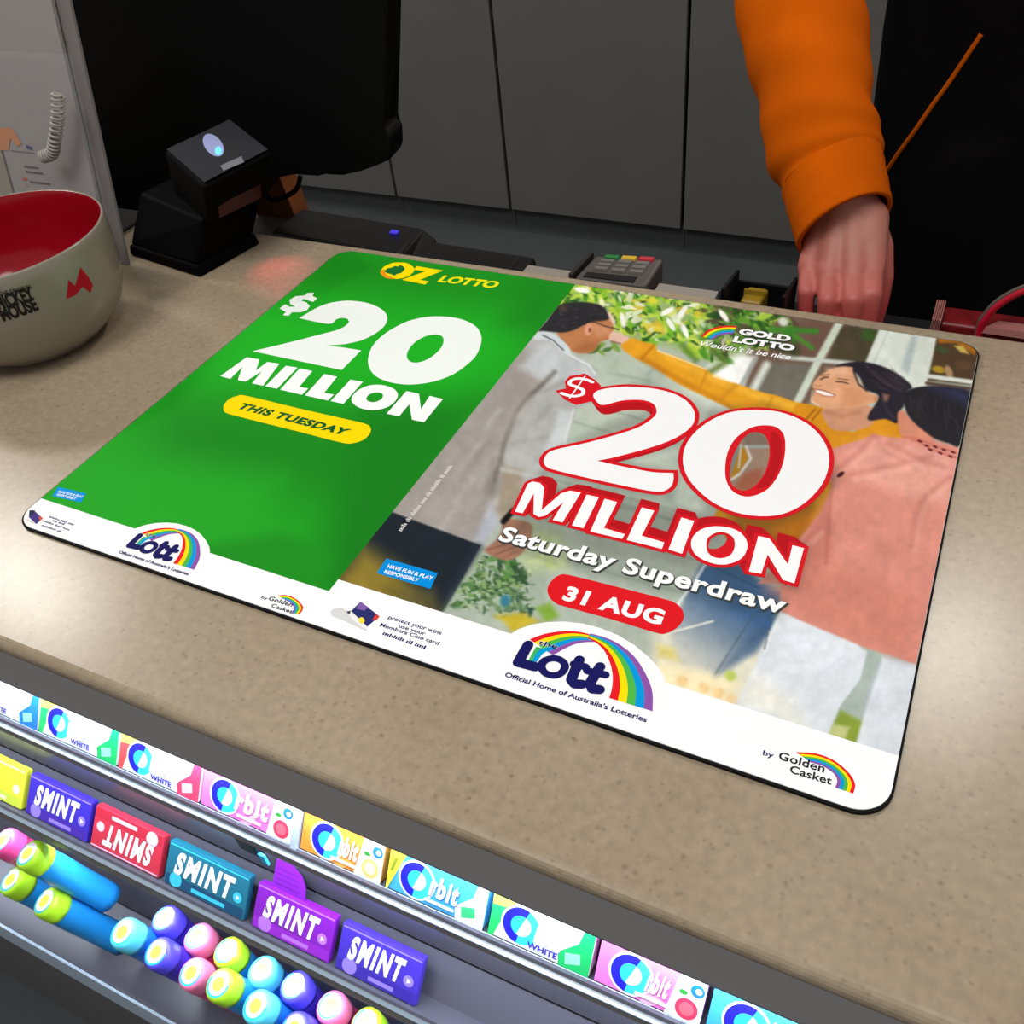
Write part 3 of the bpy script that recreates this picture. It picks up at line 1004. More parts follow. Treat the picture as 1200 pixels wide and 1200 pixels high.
def stroke(P, wdt, caps=6):
    """rounded polyline in world XY -> list of polygons"""
    out = []
    P = [np.array(p) for p in P]
    for p in P:
        out.append([[tuple(p + wdt / 2 * np.array([math.cos(a), math.sin(a)])) for a in np.linspace(0, 2 * math.pi, 14, endpoint=False)]])
    for a, b in zip(P[:-1], P[1:]):
        d = (b - a) / max(1e-9, np.linalg.norm(b - a))
        nrm = np.array([-d[1], d[0]]) * wdt / 2
        out.append([[tuple(a + nrm), tuple(a - nrm), tuple(b - nrm), tuple(b + nrm)]])
    return out


def flat_steps(name, polys, rgb, k, parent):
    """overlapping pieces of one print, each a hair higher than the last"""
    V, F = [], []
    for i, pl in enumerate(polys):
        v, f_ = fill([pl])
        b = len(V)
        V += [(x, y, MT + k * LAY + 1.6e-6 * i) for x, y in v]
        F += [tuple(b + j for j in t) for t in f_]
    return mesh_obj(name, V, F, ink(rgb), parent)


def word(s, p0, p1, ptop, rgb, k, parent, bold=0.0, shear=0.0, name='lettering', spacing=1.0, outline=None, world=False):
    """text whose baseline runs p0 -> p1 and whose capitals reach ptop"""
    a = np.array(p0) if world else mp2(p0)
    b = np.array(p1) if world else mp2(p1)
    t = np.array(ptop) if world else mp2(ptop)
    V, F = text_mesh(s, bold, spacing)
    lo, hi = V[:, 0].min(), V[:, 0].max()
    d = b - a
    L = np.linalg.norm(d)
    d = d / L
    nrm = np.array([-d[1], d[0]])
    hcap = abs((t - a) @ nrm)
    hs = hcap / (cap_height() + bold)
    pos = []
    for v in V:
        x = (v[0] - lo) / (hi - lo) * L
        y = v[1] * hs
        q = a + d * (x + shear * y) + nrm * y
        pos.append((q[0], q[1], MT + k * LAY))
    if outline:
        V2, F2 = text_mesh(s, bold + outline[0], spacing)
        pos2 = []
        for v in V2:
            x = (v[0] - lo) / (hi - lo) * L
            y = v[1] * hs
            q = a + d * (x + shear * y) + nrm * y + np.array(outline[2] if len(outline) > 2 else (0, 0))
            pos2.append((q[0], q[1], MT + (k - 1) * LAY))
        mesh_obj('letter_shadow', pos2, F2, ink(outline[1]), parent)
    return mesh_obj(name, pos, F, ink(rgb), parent)


def greek(p0, p1, h, rgb, k, parent, words=(3, 5, 2, 6), name='small_print'):
    """a line of print too small to read: one dash per word"""
    a, b = mp2(p0), mp2(p1)
    L = np.linalg.norm(b - a)
    d = (b - a) / L
    n = np.array([-d[1], d[0]]) * h
    tot = sum(words) + len(words) - 1
    polys = []
    x = 0
    for wd in words:
        for c in range(wd):
            s = a + d * L * (x + c + 0.1) / tot
            e = a + d * L * (x + c + 0.78) / tot
            hh_ = n * random.choice((0.7, 0.75, 1.0))
            polys.append([[tuple(s), tuple(e), tuple(e + hh_), tuple(s + hh_)]])
        x += wd + 1
    return flat(name, polys, rgb, k, parent)


def bands(top, bot, cols, k, parent, n=10, name='rainbow_band'):
    A = [mp2(p) for p in catmull(top, n, False)]
    B = [mp2(p) for p in catmull(bot, n, False)]
    m = 40
    ra = np.linspace(0, len(A) - 1, m)
    rb = np.linspace(0, len(B) - 1, m)
    A = np.array([[np.interp(r, range(len(A)), [q[j] for q in A]) for j in (0, 1)] for r in ra])
    B = np.array([[np.interp(r, range(len(B)), [q[j] for q in B]) for j in (0, 1)] for r in rb])
    nb = len(cols)
    for i, c in enumerate(cols):
        P = A + (B - A) * i / nb
        Q = A + (B - A) * (i + 1) / nb
        V = [(x, y, MT + k * LAY) for x, y in P] + [(x, y, MT + k * LAY) for x, y in Q]
        F = []
        for j in range(m - 1):
            q = (j, j + 1, m + j + 1, m + j)
            a_, b_, c_ = [np.array(V[t][:2]) for t in q[:3]]
            cr = np.cross(b_ - a_, c_ - a_)
            F.append(q if cr > 0 else q[::-1])
        mesh_obj(name, V, F, ink(c), parent)


RAIN = [(232, 28, 36), (255, 222, 0), (76, 184, 72), (0, 152, 222), (142, 84, 168)]
WHITE = (250, 250, 250)

# ---- green side: $20 MILLION
s5 = (290, 330, 0.13333)
two = [(350.7, 372.9), (362, 366), (372.7, 360), (386, 355.3), (400.7, 352.9), (414, 352.7), (430, 355), (443, 360), (451, 366), (453.9, 373.5), (450, 382.5), (440, 390.8), (425, 398.3), (410, 402.2),
       (400.7, 403.7), (382, 405), (402, 407.3), (423.3, 410.7), (400.4, 433.7), (296, 411.6), (343.3, 400.3), (376.7, 391.6), (395.3, 386.7), (404.7, 382), (409.3, 377.3), (407.3, 373.6), (400.7, 372.7), (394, 374.3), (384.9, 379.6)]
g0o = [(515, 370.8), (533.3, 372.5), (548.3, 377), (559.2, 384.2), (564.2, 395), (562.5, 406.7), (556.7, 418.3), (545, 429.2), (530, 439.2), (510, 446.7), (488.3, 450.3), (468.3, 450), (450, 445.8), (437.5, 438.3),
       (431.7, 427.5), (432.5, 415), (438.3, 403.3), (449.2, 392.5), (465, 382.5), (480, 375.8), (498.3, 371.7)]
g0i = [(510, 392), (516.7, 393.3), (520, 398.3), (517.5, 406.7), (510, 415), (500, 421.7), (488.3, 425), (480, 423.3), (476.7, 417.5), (479.2, 409.2), (486.7, 400.8), (498.3, 394.2)]
gd = [(525, 100), (585, 98), (572, 128), (612, 146), (578, 180), (530, 165), (492, 152), (470, 166), (520, 185), (548, 215), (525, 250), (470, 270), (392, 270), (362, 300), (312, 296), (338, 268), (283, 236), (330, 200), (372, 222),
      (420, 222), (375, 195), (370, 160), (420, 130), (505, 122)]
o = flat('lettering', [[T(round_trace(two))], [T(g0o, smooth=4), T(g0i, smooth=4)], [T(gd, *s5)]], (240, 246, 240), 2, GREEN)
o['label'] = 'heavy white slanted figures reading $20'
m6 = (250, 400, 1 / 6)
m4_ = (400, 400, 0.108333)
gm = [[T([(50, 245), (235, 112), (325, 128), (300, 205), (380, 145), (465, 158), (350, 312), (272, 296), (340, 212), (225, 284), (172, 272), (205, 180), (118, 264)], *m6)],
      [T([(510, 172), (592, 185), (448, 334), (365, 316)], *m6)],
      [T([(608, 190), (697, 210), (605, 320), (668, 332), (622, 376), (470, 340)], *m6)],
      [T([(780, 230), (870, 250), (780, 362), (848, 374), (805, 416), (645, 380)], *m6)],
      [T([(965, 270), (1052, 285), (915, 440), (825, 420)], *m6)],
      [T([(400, 470), (480, 480), (560, 510), (605, 555), (605, 610), (560, 670), (490, 715), (400, 740), (300, 742), (200, 720), (130, 675), (110, 630), (130, 580), (190, 525), (290, 480)], *m4_, smooth=4),
       T([(380, 553), (440, 565), (450, 600), (420, 635), (360, 658), (300, 652), (270, 625), (285, 590), (320, 565)], *m4_, smooth=4)],
      [T([(705, 538), (840, 568), (862, 735), (955, 590), (1100, 625), (895, 875), (765, 848), (735, 680), (625, 812), (490, 782)], *m4_)]]
o = flat('lettering', gm, (248, 250, 248), 2, GREEN)
o['label'] = 'heavy white slanted capitals reading MILLION'
flat('pill', [[T(round_trace([(240, 385), (170, 384), (110, 408), (75, 450), (75, 490), (115, 512), (300, 560), (600, 635), (900, 712), (985, 716), (1060, 690), (1105, 640), (1100, 598), (1060, 578), (1000, 563), (600, 472)], 4, 75), *m6)]],
     (255, 218, 0), 2, GREEN)
word('THIS TUESDAY', (277, 478), (403.5, 510), (280, 470.5), (12, 92, 40), 3, GREEN, bold=0.055, shear=0.22, spacing=1.12)
# logo on top of the green side
c6 = (410, 300, 1 / 6)
flat('logo_ring', [[T([(325, 46), (400, 50), (447, 80), (447, 112), (400, 147), (330, 161), (260, 157), (220, 130), (217, 105), (243, 74), (285, 54)], *c6, smooth=4)]], (255, 224, 0), 2, GREEN)
flat('logo_ring', [[T([(217, 105), (220, 130), (260, 157), (320, 161), (275, 140), (250, 120), (240, 95)], *c6, smooth=3)]], (238, 150, 20), 3, GREEN)
flat('logo_map', [[T([(262, 88), (300, 80), (315, 70), (340, 75), (350, 64), (375, 72), (388, 92), (365, 118), (330, 128), (312, 140), (290, 128), (262, 122), (240, 108)], *c6)]], (24, 112, 48), 4, GREEN)
flat('lettering', [[T([(470, 72), (656, 102), (494, 168), (556, 180), (528, 201), (366, 168), (532, 108), (448, 97)], *c6)]], (255, 222, 0), 3, GREEN)
word('LOTTO', (512.5, 329.8), (580, 337.6), (516.5, 322.3), (240, 232, 20), 3, GREEN, bold=0.045, shear=0.15)
# responsible-play tag, left
s7 = (0, 540, 0.28333)
flat('tag', [[T([(240, 108), (356, 135), (335, 173), (216, 146)], *s7)]], (0, 146, 222), 2, GREEN)
word('HAVE FUN & PLAY', (67.5, 577), (96, 583.6), (69, 574.5), WHITE, 3, GREEN, bold=0.02)
word('RESPONSIBLY', (66, 580.5), (88, 585.8), (67.3, 578), WHITE, 3, GREEN, bold=0.02)


# ---- photo side: $20 MILLION in white on red
RED = (214, 22, 34)
DRED = (184, 18, 28)
r2 = [(695.3, 464.5), (697.5, 459.7), (705, 456.6), (720, 454.3), (738, 453.3), (765, 455.5), (786.7, 460.5), (803.3, 469), (812.5, 480), (814.2, 490), (810, 500), (796.7, 510.5), (780, 518.5), (757.5, 526), (720, 536),
      (699.8, 540), (720, 544.8), (742.5, 549.3), (765, 553.5), (789, 554.5), (789.3, 562), (786.8, 569.5), (780, 574.8), (771, 576.3), (750, 573.3), (690, 560.5), (649.5, 550.8), (640.5, 547), (637.2, 541.8), (639, 535), (649.5, 527.5),
      (690, 518.5), (735, 505.8), (754.5, 497.5), (766.5, 488.5), (769.5, 481.8), (766.5, 474.3), (757.5, 469.8), (744, 468.6), (727.5, 469.8), (708, 474.7), (700.5, 472)]
c8 = (780, 450, 0.175)
r0o = [(580, 175), (700, 180), (800, 200), (900, 240), (990, 300), (1060, 385), (1092, 470), (1090, 560), (1055, 660), (990, 745), (900, 820), (790, 870), (670, 887), (540, 877), (420, 845), (310, 790), (220, 715), (150, 630), (118, 540), (122, 450),
       (160, 370), (230, 295), (330, 230), (440, 190)]
r0i = [(670, 278), (740, 290), (790, 340), (802, 420), (790, 520), (750, 620), (690, 700), (610, 745), (530, 755), (455, 725), (410, 660), (398, 570), (415, 460), (465, 370), (540, 310), (600, 285)]
r0h = [(600, 322), (660, 342), (690, 400), (695, 480), (670, 580), (620, 660), (570, 700), (520, 716), (460, 692), (435, 650), (430, 590), (450, 490), (500, 390), (550, 340)]
OUTL = 0.0033


def shift(P, dpx, dpy, ref=(780, 560)):
    d = mp2((ref[0] + dpx, ref[1] + dpy)) - mp2(ref)
    return [(p[0] + d[0], p[1] + d[1]) for p in P]


def toward(P, cpx, s):
    c = mp2(cpx)
    return [tuple(c + (np.array(q) - c) * s) for q in P]


W2 = T(round_trace(r2, 4, 60))
steps = [[toward(offset_poly(W2, OUTL), (752, 562), 1 - .021 * i)] for i in range(6)][::-1]
flat_steps('letter_edge', steps, DRED, 2, PHOTO)
flat('letter_outline', [[offset_poly(W2, OUTL)]], RED, 3, PHOTO)
o = flat('lettering', [[W2]], (243, 243, 243), 4, PHOTO)
o['label'] = 'white rounded figure 2 outlined in red'
W0, W0i, W0h = T(r0o, *c8, smooth=4), T(r0i, *c8, smooth=4), T(r0h, *c8, smooth=4)
flat('letter_outline', [[offset_poly(W0, OUTL), W0h]], RED, 5, PHOTO)
flat('letter_edge', [[T([(700, 330), (745, 330), (775, 400), (775, 500), (740, 600), (690, 680), (610, 700), (640, 650), (690, 560), (712, 460)], *c8, smooth=4)]], DRED, 6, PHOTO)
o = flat('lettering', [[W0, W0i]], (243, 243, 243), 7, PHOTO)
o['label'] = 'white rounded figure 0 outlined in red'
s1 = (630, 430, 0.15)
flat('letter_outline', [[T([(140, 185), (222, 168), (212, 115), (250, 72), (370, 52), (452, 104), (498, 150), (450, 190), (428, 268), (300, 299), (212, 256)], *s1)]], RED, 2, PHOTO)
dp = stroke(T(catmull([(428, 120), (380, 100), (310, 92), (262, 108), (252, 135), (300, 156), (352, 180), (350, 214), (290, 230), (230, 222), (186, 206)], 4, False), *s1), 0.0032)
dp += stroke(T([(370, 76), (250, 246)], *s1), 0.0012)
o = flat_steps('lettering', dp, (248, 248, 248), 3, PHOTO)
o['label'] = 'white dollar sign on red'
a1 = (590, 550, 0.15)
a2 = (760, 580, 1 / 6)
ML = [T([(90, 332), (190, 115), (225, 97), (285, 108), (318, 145), (298, 322), (450, 190), (520, 168), (605, 183), (462, 416), (385, 398), (470, 258), (325, 365), (275, 374), (235, 350), (238, 190), (150, 345)], *a1),
      T([(650, 200), (745, 220), (625, 462), (535, 440)], *a1),
      T([(790, 232), (888, 258), (785, 460), (950, 510), (925, 545), (678, 488)], *a1),
      T([(752, 595), (766.7, 598.8), (752, 628), (778.5, 636), (775.5, 643.5), (734.5, 633)]),
      T([(230, 160), (320, 185), (235, 415), (140, 385)], *a2)]
MO = T([(490, 222), (580, 235), (650, 270), (692, 330), (690, 390), (650, 450), (570, 485), (490, 490), (400, 465), (330, 420), (300, 360), (310, 300), (360, 250), (420, 228)], *a2, smooth=4)
MOi = T([(495, 262), (560, 275), (600, 310), (605, 370), (575, 425), (510, 447), (450, 435), (415, 400), (405, 345), (425, 295)], *a2, smooth=4)
MOh = T([(490, 283), (540, 285), (550, 310), (530, 350), (480, 378), (430, 378), (422, 355), (440, 310)], *a2, smooth=4)
MN = T([(772, 290), (850, 308), (980, 490), (1012, 355), (1092, 376), (1025, 622), (945, 600), (838, 420), (792, 556), (705, 540)], *a2)
st = []
for i in range(5, -1, -1):
    for q in ML + [MN]:
        st.append([toward(offset_poly(q, 0.0027), (778, 515), 1 - .0155 * i)])
    st.append([toward(offset_poly(MO, 0.0027), (778, 515), 1 - .0155 * i), MOh] if i else [offset_poly(MO, 0.0027), MOh])
flat_steps('letter_edge', st[:-7], DRED, 2, PHOTO)
flat_steps('letter_outline', st[-7:], RED, 5, PHOTO)
o = flat('lettering', [[q] for q in ML + [MN]] + [[MO, MOi]], (248, 248, 248), 6, PHOTO)
o['label'] = 'white capitals reading MILLION outlined in red'
word('Saturday Superdraw', (583, 632.5), (918, 719.5), (589, 616), (250, 250, 250), 9, PHOTO, bold=0.032, shear=0.0, spacing=1.06, outline=(0.03, (58, 64, 60), (0.0006, -0.0008)))
flat('pill', [[T(round_trace([(668, 674.2), (656, 674), (647, 680), (641.5, 690), (644, 700), (652, 707.5), (664, 711.5), (720, 727), (768, 741.5), (780, 742.5), (793, 736), (801, 725), (799, 714), (790, 706), (776, 701.5), (720, 687)], 4, 75))]], (224, 24, 34), 4, PHOTO)
word('31 AUG', (658.5, 702), (774.5, 732), (664, 686.2), (250, 250, 250), 5, PHOTO, bold=0.045, spacing=1.1)
# logo at the top of the photo side
g7 = (800, 360, 0.13333)
bands([(800 + x * .13333, 360 + y * .13333) for x, y in [(158, 258), (220, 205), (300, 175), (390, 163), (476, 167)]],
      [(800 + x * .13333, 360 + y * .13333) for x, y in [(272, 282), (310, 257), (370, 240), (405, 236), (440, 236)]], RAIN, 3, PHOTO)
word('GOLD', (865, 391.2), (925.5, 400.2), (868.5, 385), WHITE, 4, PHOTO, bold=0.06, outline=(0.05, (40, 52, 34), (0.0004, -0.0006)))
word('LOTTO', (858.3, 400.4), (930, 411.3), (861, 393.8), WHITE, 4, PHOTO, bold=0.06, outline=(0.05, (40, 52, 34), (0.0004, -0.0006)))
word("Wouldn't it be nice", (817, 404.8), (925, 421.5), (817.5, 399), WHITE, 4, PHOTO, bold=0.012, shear=0.2)
# responsible-play tag and side print
s5b = (280, 530, 0.28333)
flat('tag', [[T([(610, 440), (822, 500), (792, 565), (570, 500)], *s5b)]], (0, 142, 222), 2, PHOTO)
word('HAVE FUN & PLAY', (453, 665.2), (506, 679.8), (455, 661.2), WHITE, 3, PHOTO, bold=0.025)
word('RESPONSIBLY', (449.5, 671.4), (489.5, 682), (451.5, 667.6), WHITE, 3, PHOTO, bold=0.025)
greek((470.5, 623), (531, 546), 0.0035, (214, 210, 206), 3, PHOTO, (5, 3, 7, 4, 3, 8, 2, 6))

# ---- white border: logos
NAVY = (24, 24, 92)


def lott_logo(f, k=2):
    """f maps the traced artwork of the large logo to pixels; used twice"""
    cp = lambda L: [f((580 + x * .183333, 720 + y * .183333)) for x, y in L]
    TT = lambda L, smooth=0: [tuple(mp2(q)) for q in (catmull(cp(L), smooth, True) if smooth else cp(L))]
    flat('logo_mount', [[TT([(95, 130), (150, 95), (240, 65), (330, 50), (440, 46), (560, 58), (680, 90), (790, 135), (890, 195), (980, 270), (1045, 340), (1080, 395), (1100, 500), (1100, 640), (900, 600), (400, 420)])]], WHITE, k, sheet)
    bands(cp([(222, 160), (300, 130), (390, 112), (480, 107), (560, 116), (640, 138)]), cp([(370, 262), (410, 240), (470, 208), (530, 186), (590, 178), (640, 178)]), RAIN, k + 1, sheet)
    bands(cp([(590, 152), (650, 185), (700, 235), (735, 310), (752, 390), (748, 470), (730, 535)]), cp([(610, 122), (710, 150), (800, 195), (890, 270), (960, 375), (1005, 490), (1008, 620)]), RAIN, k + 2, sheet)
    flat('logo_ray', [[TT([(262, 208), (345, 225), (300, 258), (268, 305), (214, 294)])]], (62, 180, 90), k + 3, sheet)
    flat('logo_ray', [[TT([(300, 218), (345, 225), (300, 258), (268, 305), (240, 300), (262, 250)])]], (0, 158, 216), k + 4, sheet)
    sc = np.linalg.norm(mp2(f((591, 792))) - mp2(f((757, 846)))) / np.linalg.norm(mp2((591, 792)) - mp2((757, 846)))
    wd = 0.0062 * sc
    st_ = []
    st_ += stroke(TT([(212, 196), (148, 308), (258, 336)]), wd * 1.05)
    st_ += stroke(TT([(540, 292), (488, 418), (510, 446), (555, 448)]), wd)
    st_ += stroke(TT([(505, 318), (580, 338)]), wd * 0.8)
    st_ += stroke(TT([(672, 335), (608, 440), (622, 478), (668, 482)]), wd)
    st_ += stroke(TT([(590, 362), (706, 388)]), wd * 0.8)
    st_.append([TT([(372, 262), (430, 275), (468, 310), (472, 350), (440, 392), (385, 412), (320, 400), (280, 365), (270, 325), (300, 282)], 4), TT([(375, 302), (410, 312), (422, 335), (405, 362), (370, 372), (335, 358), (325, 332), (340, 310)], 4)])
    flat_steps('lettering', st_, NAVY, k + 5, sheet)
    word('the', f((580 + 275 * .18333, 720 + 192 * .18333)), f((580 + 395 * .18333, 720 + 222 * .18333)), f((580 + 288 * .18333, 720 + 165 * .18333)), NAVY, k + 7, sheet, bold=0.02, spacing=1.15, outline=(0.03, WHITE))
    word("Official Home of Australia's Lotteries", f((591, 792.6)), f((757, 846.5)), f((593.5, 787.6)), NAVY, k + 5, sheet, bold=0.022)


lott_logo(lambda p: p)
_a, _b = w2m(mp2((591, 792.6))), w2m(mp2((757, 846.5)))
_c, _d = w2m(mp2((139.2, 647.5))), w2m(mp2((219.5, 675)))
_s = (_d[0] - _c[0]) / (_b[0] - _a[0])


def small(p):
    q = w2m(mp2(p))
    r = np.array([_c[0] + (q[0] - _a[0]) * _s, (_c[1] + _d[1]) / 2 + (q[1] - (_a[1] + _b[1]) / 2) * _s])
    wv = m2w(*r)
    return tuple(project(np.array(wv)))


lott_logo(small)
# by-line logos
BLK = (24, 22, 30)


def casket(by, g0, g1, gt, c0, c1, ct, outer, inner):
    word('by', *by, NAVY, 3, sheet, bold=0.018)
    word('Golden', g0, g1, gt, BLK, 4, sheet, bold=0.02, spacing=1.05)
    word('Casket', c0, c1, ct, BLK, 4, sheet, bold=0.02, spacing=1.05)
    bands(outer, inner, RAIN, 3, sheet)


casket(((893.5, 884.5), (906, 888.3), (895, 879)), (912, 889.5), (965.5, 905.5), (915.5, 881), (925, 905.2), (974, 919.8), (928, 897),
       [(932.5, 881.5), (955.6, 883), (977, 891), (994, 905), (1002, 918.6), (1000, 930)], [(950, 893.5), (962, 897), (972, 902.5), (979, 909), (981, 916), (978.5, 923)])
casket(((305.5, 701), (313, 703), (306.5, 698)), (314, 703), (341.5, 711), (316.5, 698.5), (317, 711), (341.5, 719), (319, 707),
       [(325, 698), (336, 697.5), (347, 702), (354, 709), (355, 714), (350.5, 720.5)], [(334, 703), (338, 705), (342, 708), (344, 711.5), (343.5, 715), (341, 718.5)])
# membership card picture and small print
s8 = (380, 680, 0.13333)
flat('card_shadow', [[T([(60, 270), (110, 245), (200, 265), (370, 425), (330, 430), (160, 350), (70, 315)], *s8, smooth=3)]], (216, 216, 216), 2, sheet)
flat('card_sleeve', [[T([(200, 275), (245, 262), (385, 410), (350, 428), (250, 350)], *s8)]], (238, 238, 238), 3, sheet)
flat('card_picture', [[T([(320, 188), (486, 318), (378, 408), (236, 272)], *s8)]], (44, 46, 108), 4, sheet)
flat('card_patch', [[T([(320, 190), (390, 240), (350, 270), (280, 250)], *s8)]], (128, 92, 168), 5, sheet)
flat('card_patch', [[T([(300, 345), (330, 325), (355, 350), (345, 378), (318, 378)], *s8, smooth=3)]], (246, 222, 60), 5, sheet)
flat('card_patch', [[T([(450, 302), (486, 318), (460, 352), (425, 350)], *s8)]], (226, 62, 56), 5, sheet)
flat('card_patch', [[T([(200, 275), (235, 268), (225, 300), (205, 292)], *s8)]], (70, 74, 78), 5, sheet)
word('protect your wins', (454.3, 724.8), (516.5, 744), (455.7, 720.6), NAVY, 3, sheet, bold=0.018)
word('use your', (466.7, 735.2), (497.5, 744.6), (468, 731.3), NAVY, 3, sheet, bold=0.018)
word('Members Club card', (444.7, 733.6), (513.5, 756), (446, 729.5), NAVY, 3, sheet, bold=0.018)
greek((447.5, 743.5), (498, 761), 0.0026, NAVY, 3, sheet, (10, 3, 5))
flat('card_picture', [[T([(140, 205), (178, 238), (150, 262), (118, 232)], *s7)]], (70, 56, 130), 3, sheet)
flat('card_patch', [[T([(122, 205), (145, 205), (138, 225), (120, 228)], *s7)]], (40, 44, 80), 4, sheet)
flat('card_patch', [[T([(160, 228), (178, 238), (165, 250)], *s7)]], (226, 90, 60), 4, sheet)
flat('card_patch', [[T([(112, 240), (150, 262), (140, 256), (110, 246)], *s7)]], (220, 214, 190), 2, sheet)
for i, (p0, p1) in enumerate((((57, 606.2), (86, 616)), ((61, 610.7), (75, 615.3)), ((49, 610.8), (81, 622)), ((48, 616.2), (71.5, 624.3)))):
    greek(p0, p1, 0.0016, (60, 60, 110), 3, sheet, [(7, 4, 4), (3, 4), (7, 4, 4), (10, 3)][i])

# ================================================================== SWEETS RACK UNDER THE COUNTER FRONT
XA, XB = -1.25, 0.55
rk_dark = mat('rack_dark_plastic', (106, 103, 104), 0.45, 0.4)
rk_grey = mat('rack_grey_panel', (86, 86, 98), 0.3, 0.5)
rk_clear = mat('price_strip_plastic', (186, 206, 226), 0.25, 0.5)
led_m = mat('led_diffuser', (255, 255, 255), 0.5, 0.2, emit=(214, 230, 255), estr=3)
RACK = thing('sweets_rack', 'tiered dark plastic sweets rack with lit shelves under the counter front', 'display rack', (-0.35, 0.15, -0.95))


def extrude(name, prof, material, parent, x0=XA, x1=XB):
    n = len(prof)
    V = [(x0, y, z) for y, z in prof] + [(x1, y, z) for y, z in prof]
    F = [tuple(range(n)), tuple(range(n, 2 * n))[::-1]] + [(i, n + i, n + (i + 1) % n, (i + 1) % n) for i in range(n)]
    bm = bmesh.new()
    vs = [bm.verts.new(v) for v in V]
    for f_ in F:
        bm.faces.new([vs[i] for i in f_])
    return bm_obj(name, bm, material, parent)


extrude('fascia', [(0.1742, -0.0085), (0.163, -0.0245), (0.163, -0.0265), (0.1742, -0.030)], rk_dark, RACK)
extrude('backing', [(0.276, -0.028), (0.278, -0.028), (0.278, -0.94), (0.276, -0.94)], rk_dark, RACK)
extrude('top_rail', [(0.1735, -0.0265), (0.2775, -0.0265), (0.2775, -0.030), (0.1735, -0.030)], rk_dark, RACK)


class Tier:
    def __init__(s, top, th, L):
        s.top, s.L = top, L
        c, n = math.cos(math.radians(th)), math.sin(math.radians(th))
        s.U = (c, n)
        s.N = (-n, c)

    def yz(s, u, nrm):
        return (s.top[0] + s.U[0] * u + s.N[0] * nrm, s.top[1] + s.U[1] * u + s.N[1] * nrm)

    def M(s, x):
        m = Matrix.Identity(4)
        m[0][0], m[1][0], m[2][0] = 1, 0, 0
        m[0][1], m[1][1], m[2][1] = 0, s.U[0], s.U[1]
        m[0][2], m[1][2], m[2][2] = 0, s.N[0], s.N[1]
        m[0][3], m[1][3], m[2][3] = x, s.top[0], s.top[1]
        return m


T1 = Tier((0.170, -0.0441), 55, 0.0239)
T2 = Tier((0.150, -0.135), 50, 0.0305)
for t, dep in ((T1, 0.016), (T2, 0.015)):
    L = t.L + 0.0006
    extrude('tray', [t.yz(-L, 0.003), t.yz(-L, -dep), t.yz(0.0, -dep), t.yz(0.0, -dep - 0.002), t.yz(-L - 0.0022, -dep - 0.002), t.yz(-L - 0.0022, 0.003)], rk_grey, RACK)
extrude('price_strip', [(0.1562, -0.0640), (0.1500, -0.0662), (0.1502, -0.0682), (0.1560, -0.0665)], rk_clear, RACK)
extrude('price_strip', [(0.1302, -0.1592), (0.1248, -0.1650), (0.1255, -0.1672), (0.1300, -0.1620)], rk_clear, RACK)
extrude('shelf_panel', [(0.1715, -0.082), (0.1735, -0.082), (0.163, -0.140), (0.161, -0.140)], rk_grey, RACK)
extrude('shelf_panel', [(0.1475, -0.184), (0.1495, -0.184), (0.142, -0.34), (0.140, -0.34)], rk_grey, RACK)
extrude('shelf', [(0.1535, -0.0765), (0.1515, -0.0795), (0.2775, -0.0815), (0.2775, -0.0765)], rk_dark, RACK)
extrude('shelf', [(0.1272, -0.1785), (0.1255, -0.1835), (0.2775, -0.1855), (0.2775, -0.1785)], rk_dark, RACK)
extrude('tray', [(0.08, -0.30), (0.082, -0.30), (0.086, -0.338), (0.1395, -0.338), (0.1395, -0.342), (0.084, -0.342)], rk_grey, RACK)
extrude('price_strip', [(0.0795, -0.298), (0.077, -0.335), (0.0755, -0.335), (0.0775, -0.298)], rk_clear, RACK)
extrude('plinth', [(0.10, -0.36), (0.2755, -0.36), (0.2755, -0.95), (0.10, -0.95)], rk_dark, RACK)
for i, (yy, zz, ny, nz, pw) in enumerate(((0.1685, -0.0297, -0.1, -1, 0.34), (0.1585, -0.0822, -0.15, -1, 0.55), (0.1335, -0.1862, -0.2, -1, 0.6))):
    extrude('led_strip', [(yy - 0.003, zz + 0.0006), (yy + 0.003, zz + 0.0006), (yy + 0.003, zz), (yy - 0.003, zz)], led_m, RACK)
    for xx in (-0.9, -0.35, 0.2):
        area('shelf_led_light', (xx, yy, zz - 0.0008), (xx, yy + ny, zz + nz), pw, 0.54, (0.80, 0.88, 1.0), 0.005)

ARGS = dict(rough=0.3, spec=0.5)


def gm_(rgb):
    return mat('carton_%d_%d_%d' % tuple(rgb), rgb, 0.3, 0.5)


def lflat(name, polys, rgb, k, parent, M):
    if np.isscalar(polys[0][0][0]):
        polys = [[lp] for lp in polys]
    V, F = fill(polys)
    return mesh_obj(name, [M @ Vector((x, y, k * 6e-5)) for x, y in V], F, gm_(rgb), parent)


def ltext(s, x0, x1, y, h, rgb, k, parent, M, bold=0.03, shear=0.0, name='lettering', spacing=1.0):
    V, F = text_mesh(s, bold, spacing)
    lo, hi = V[:, 0].min(), V[:, 0].max()
    hs = h / (cap_height() + bold)
    P = [M @ Vector((x0 + (v[0] - lo) / (hi - lo) * (x1 - x0) + shear * v[1] * hs, y + v[1] * hs, k * 6e-5)) for v in V]
    return mesh_obj(name, P, F, gm_(rgb), parent)


def disc(cx, cy, r, a0=0, a1=360, n=28, rx=1.0):
    return [(cx + rx * r * math.cos(math.radians(a)), cy + r * math.sin(math.radians(a))) for a in np.linspace(a0, a1, n, endpoint=(a1 - a0) < 359)]


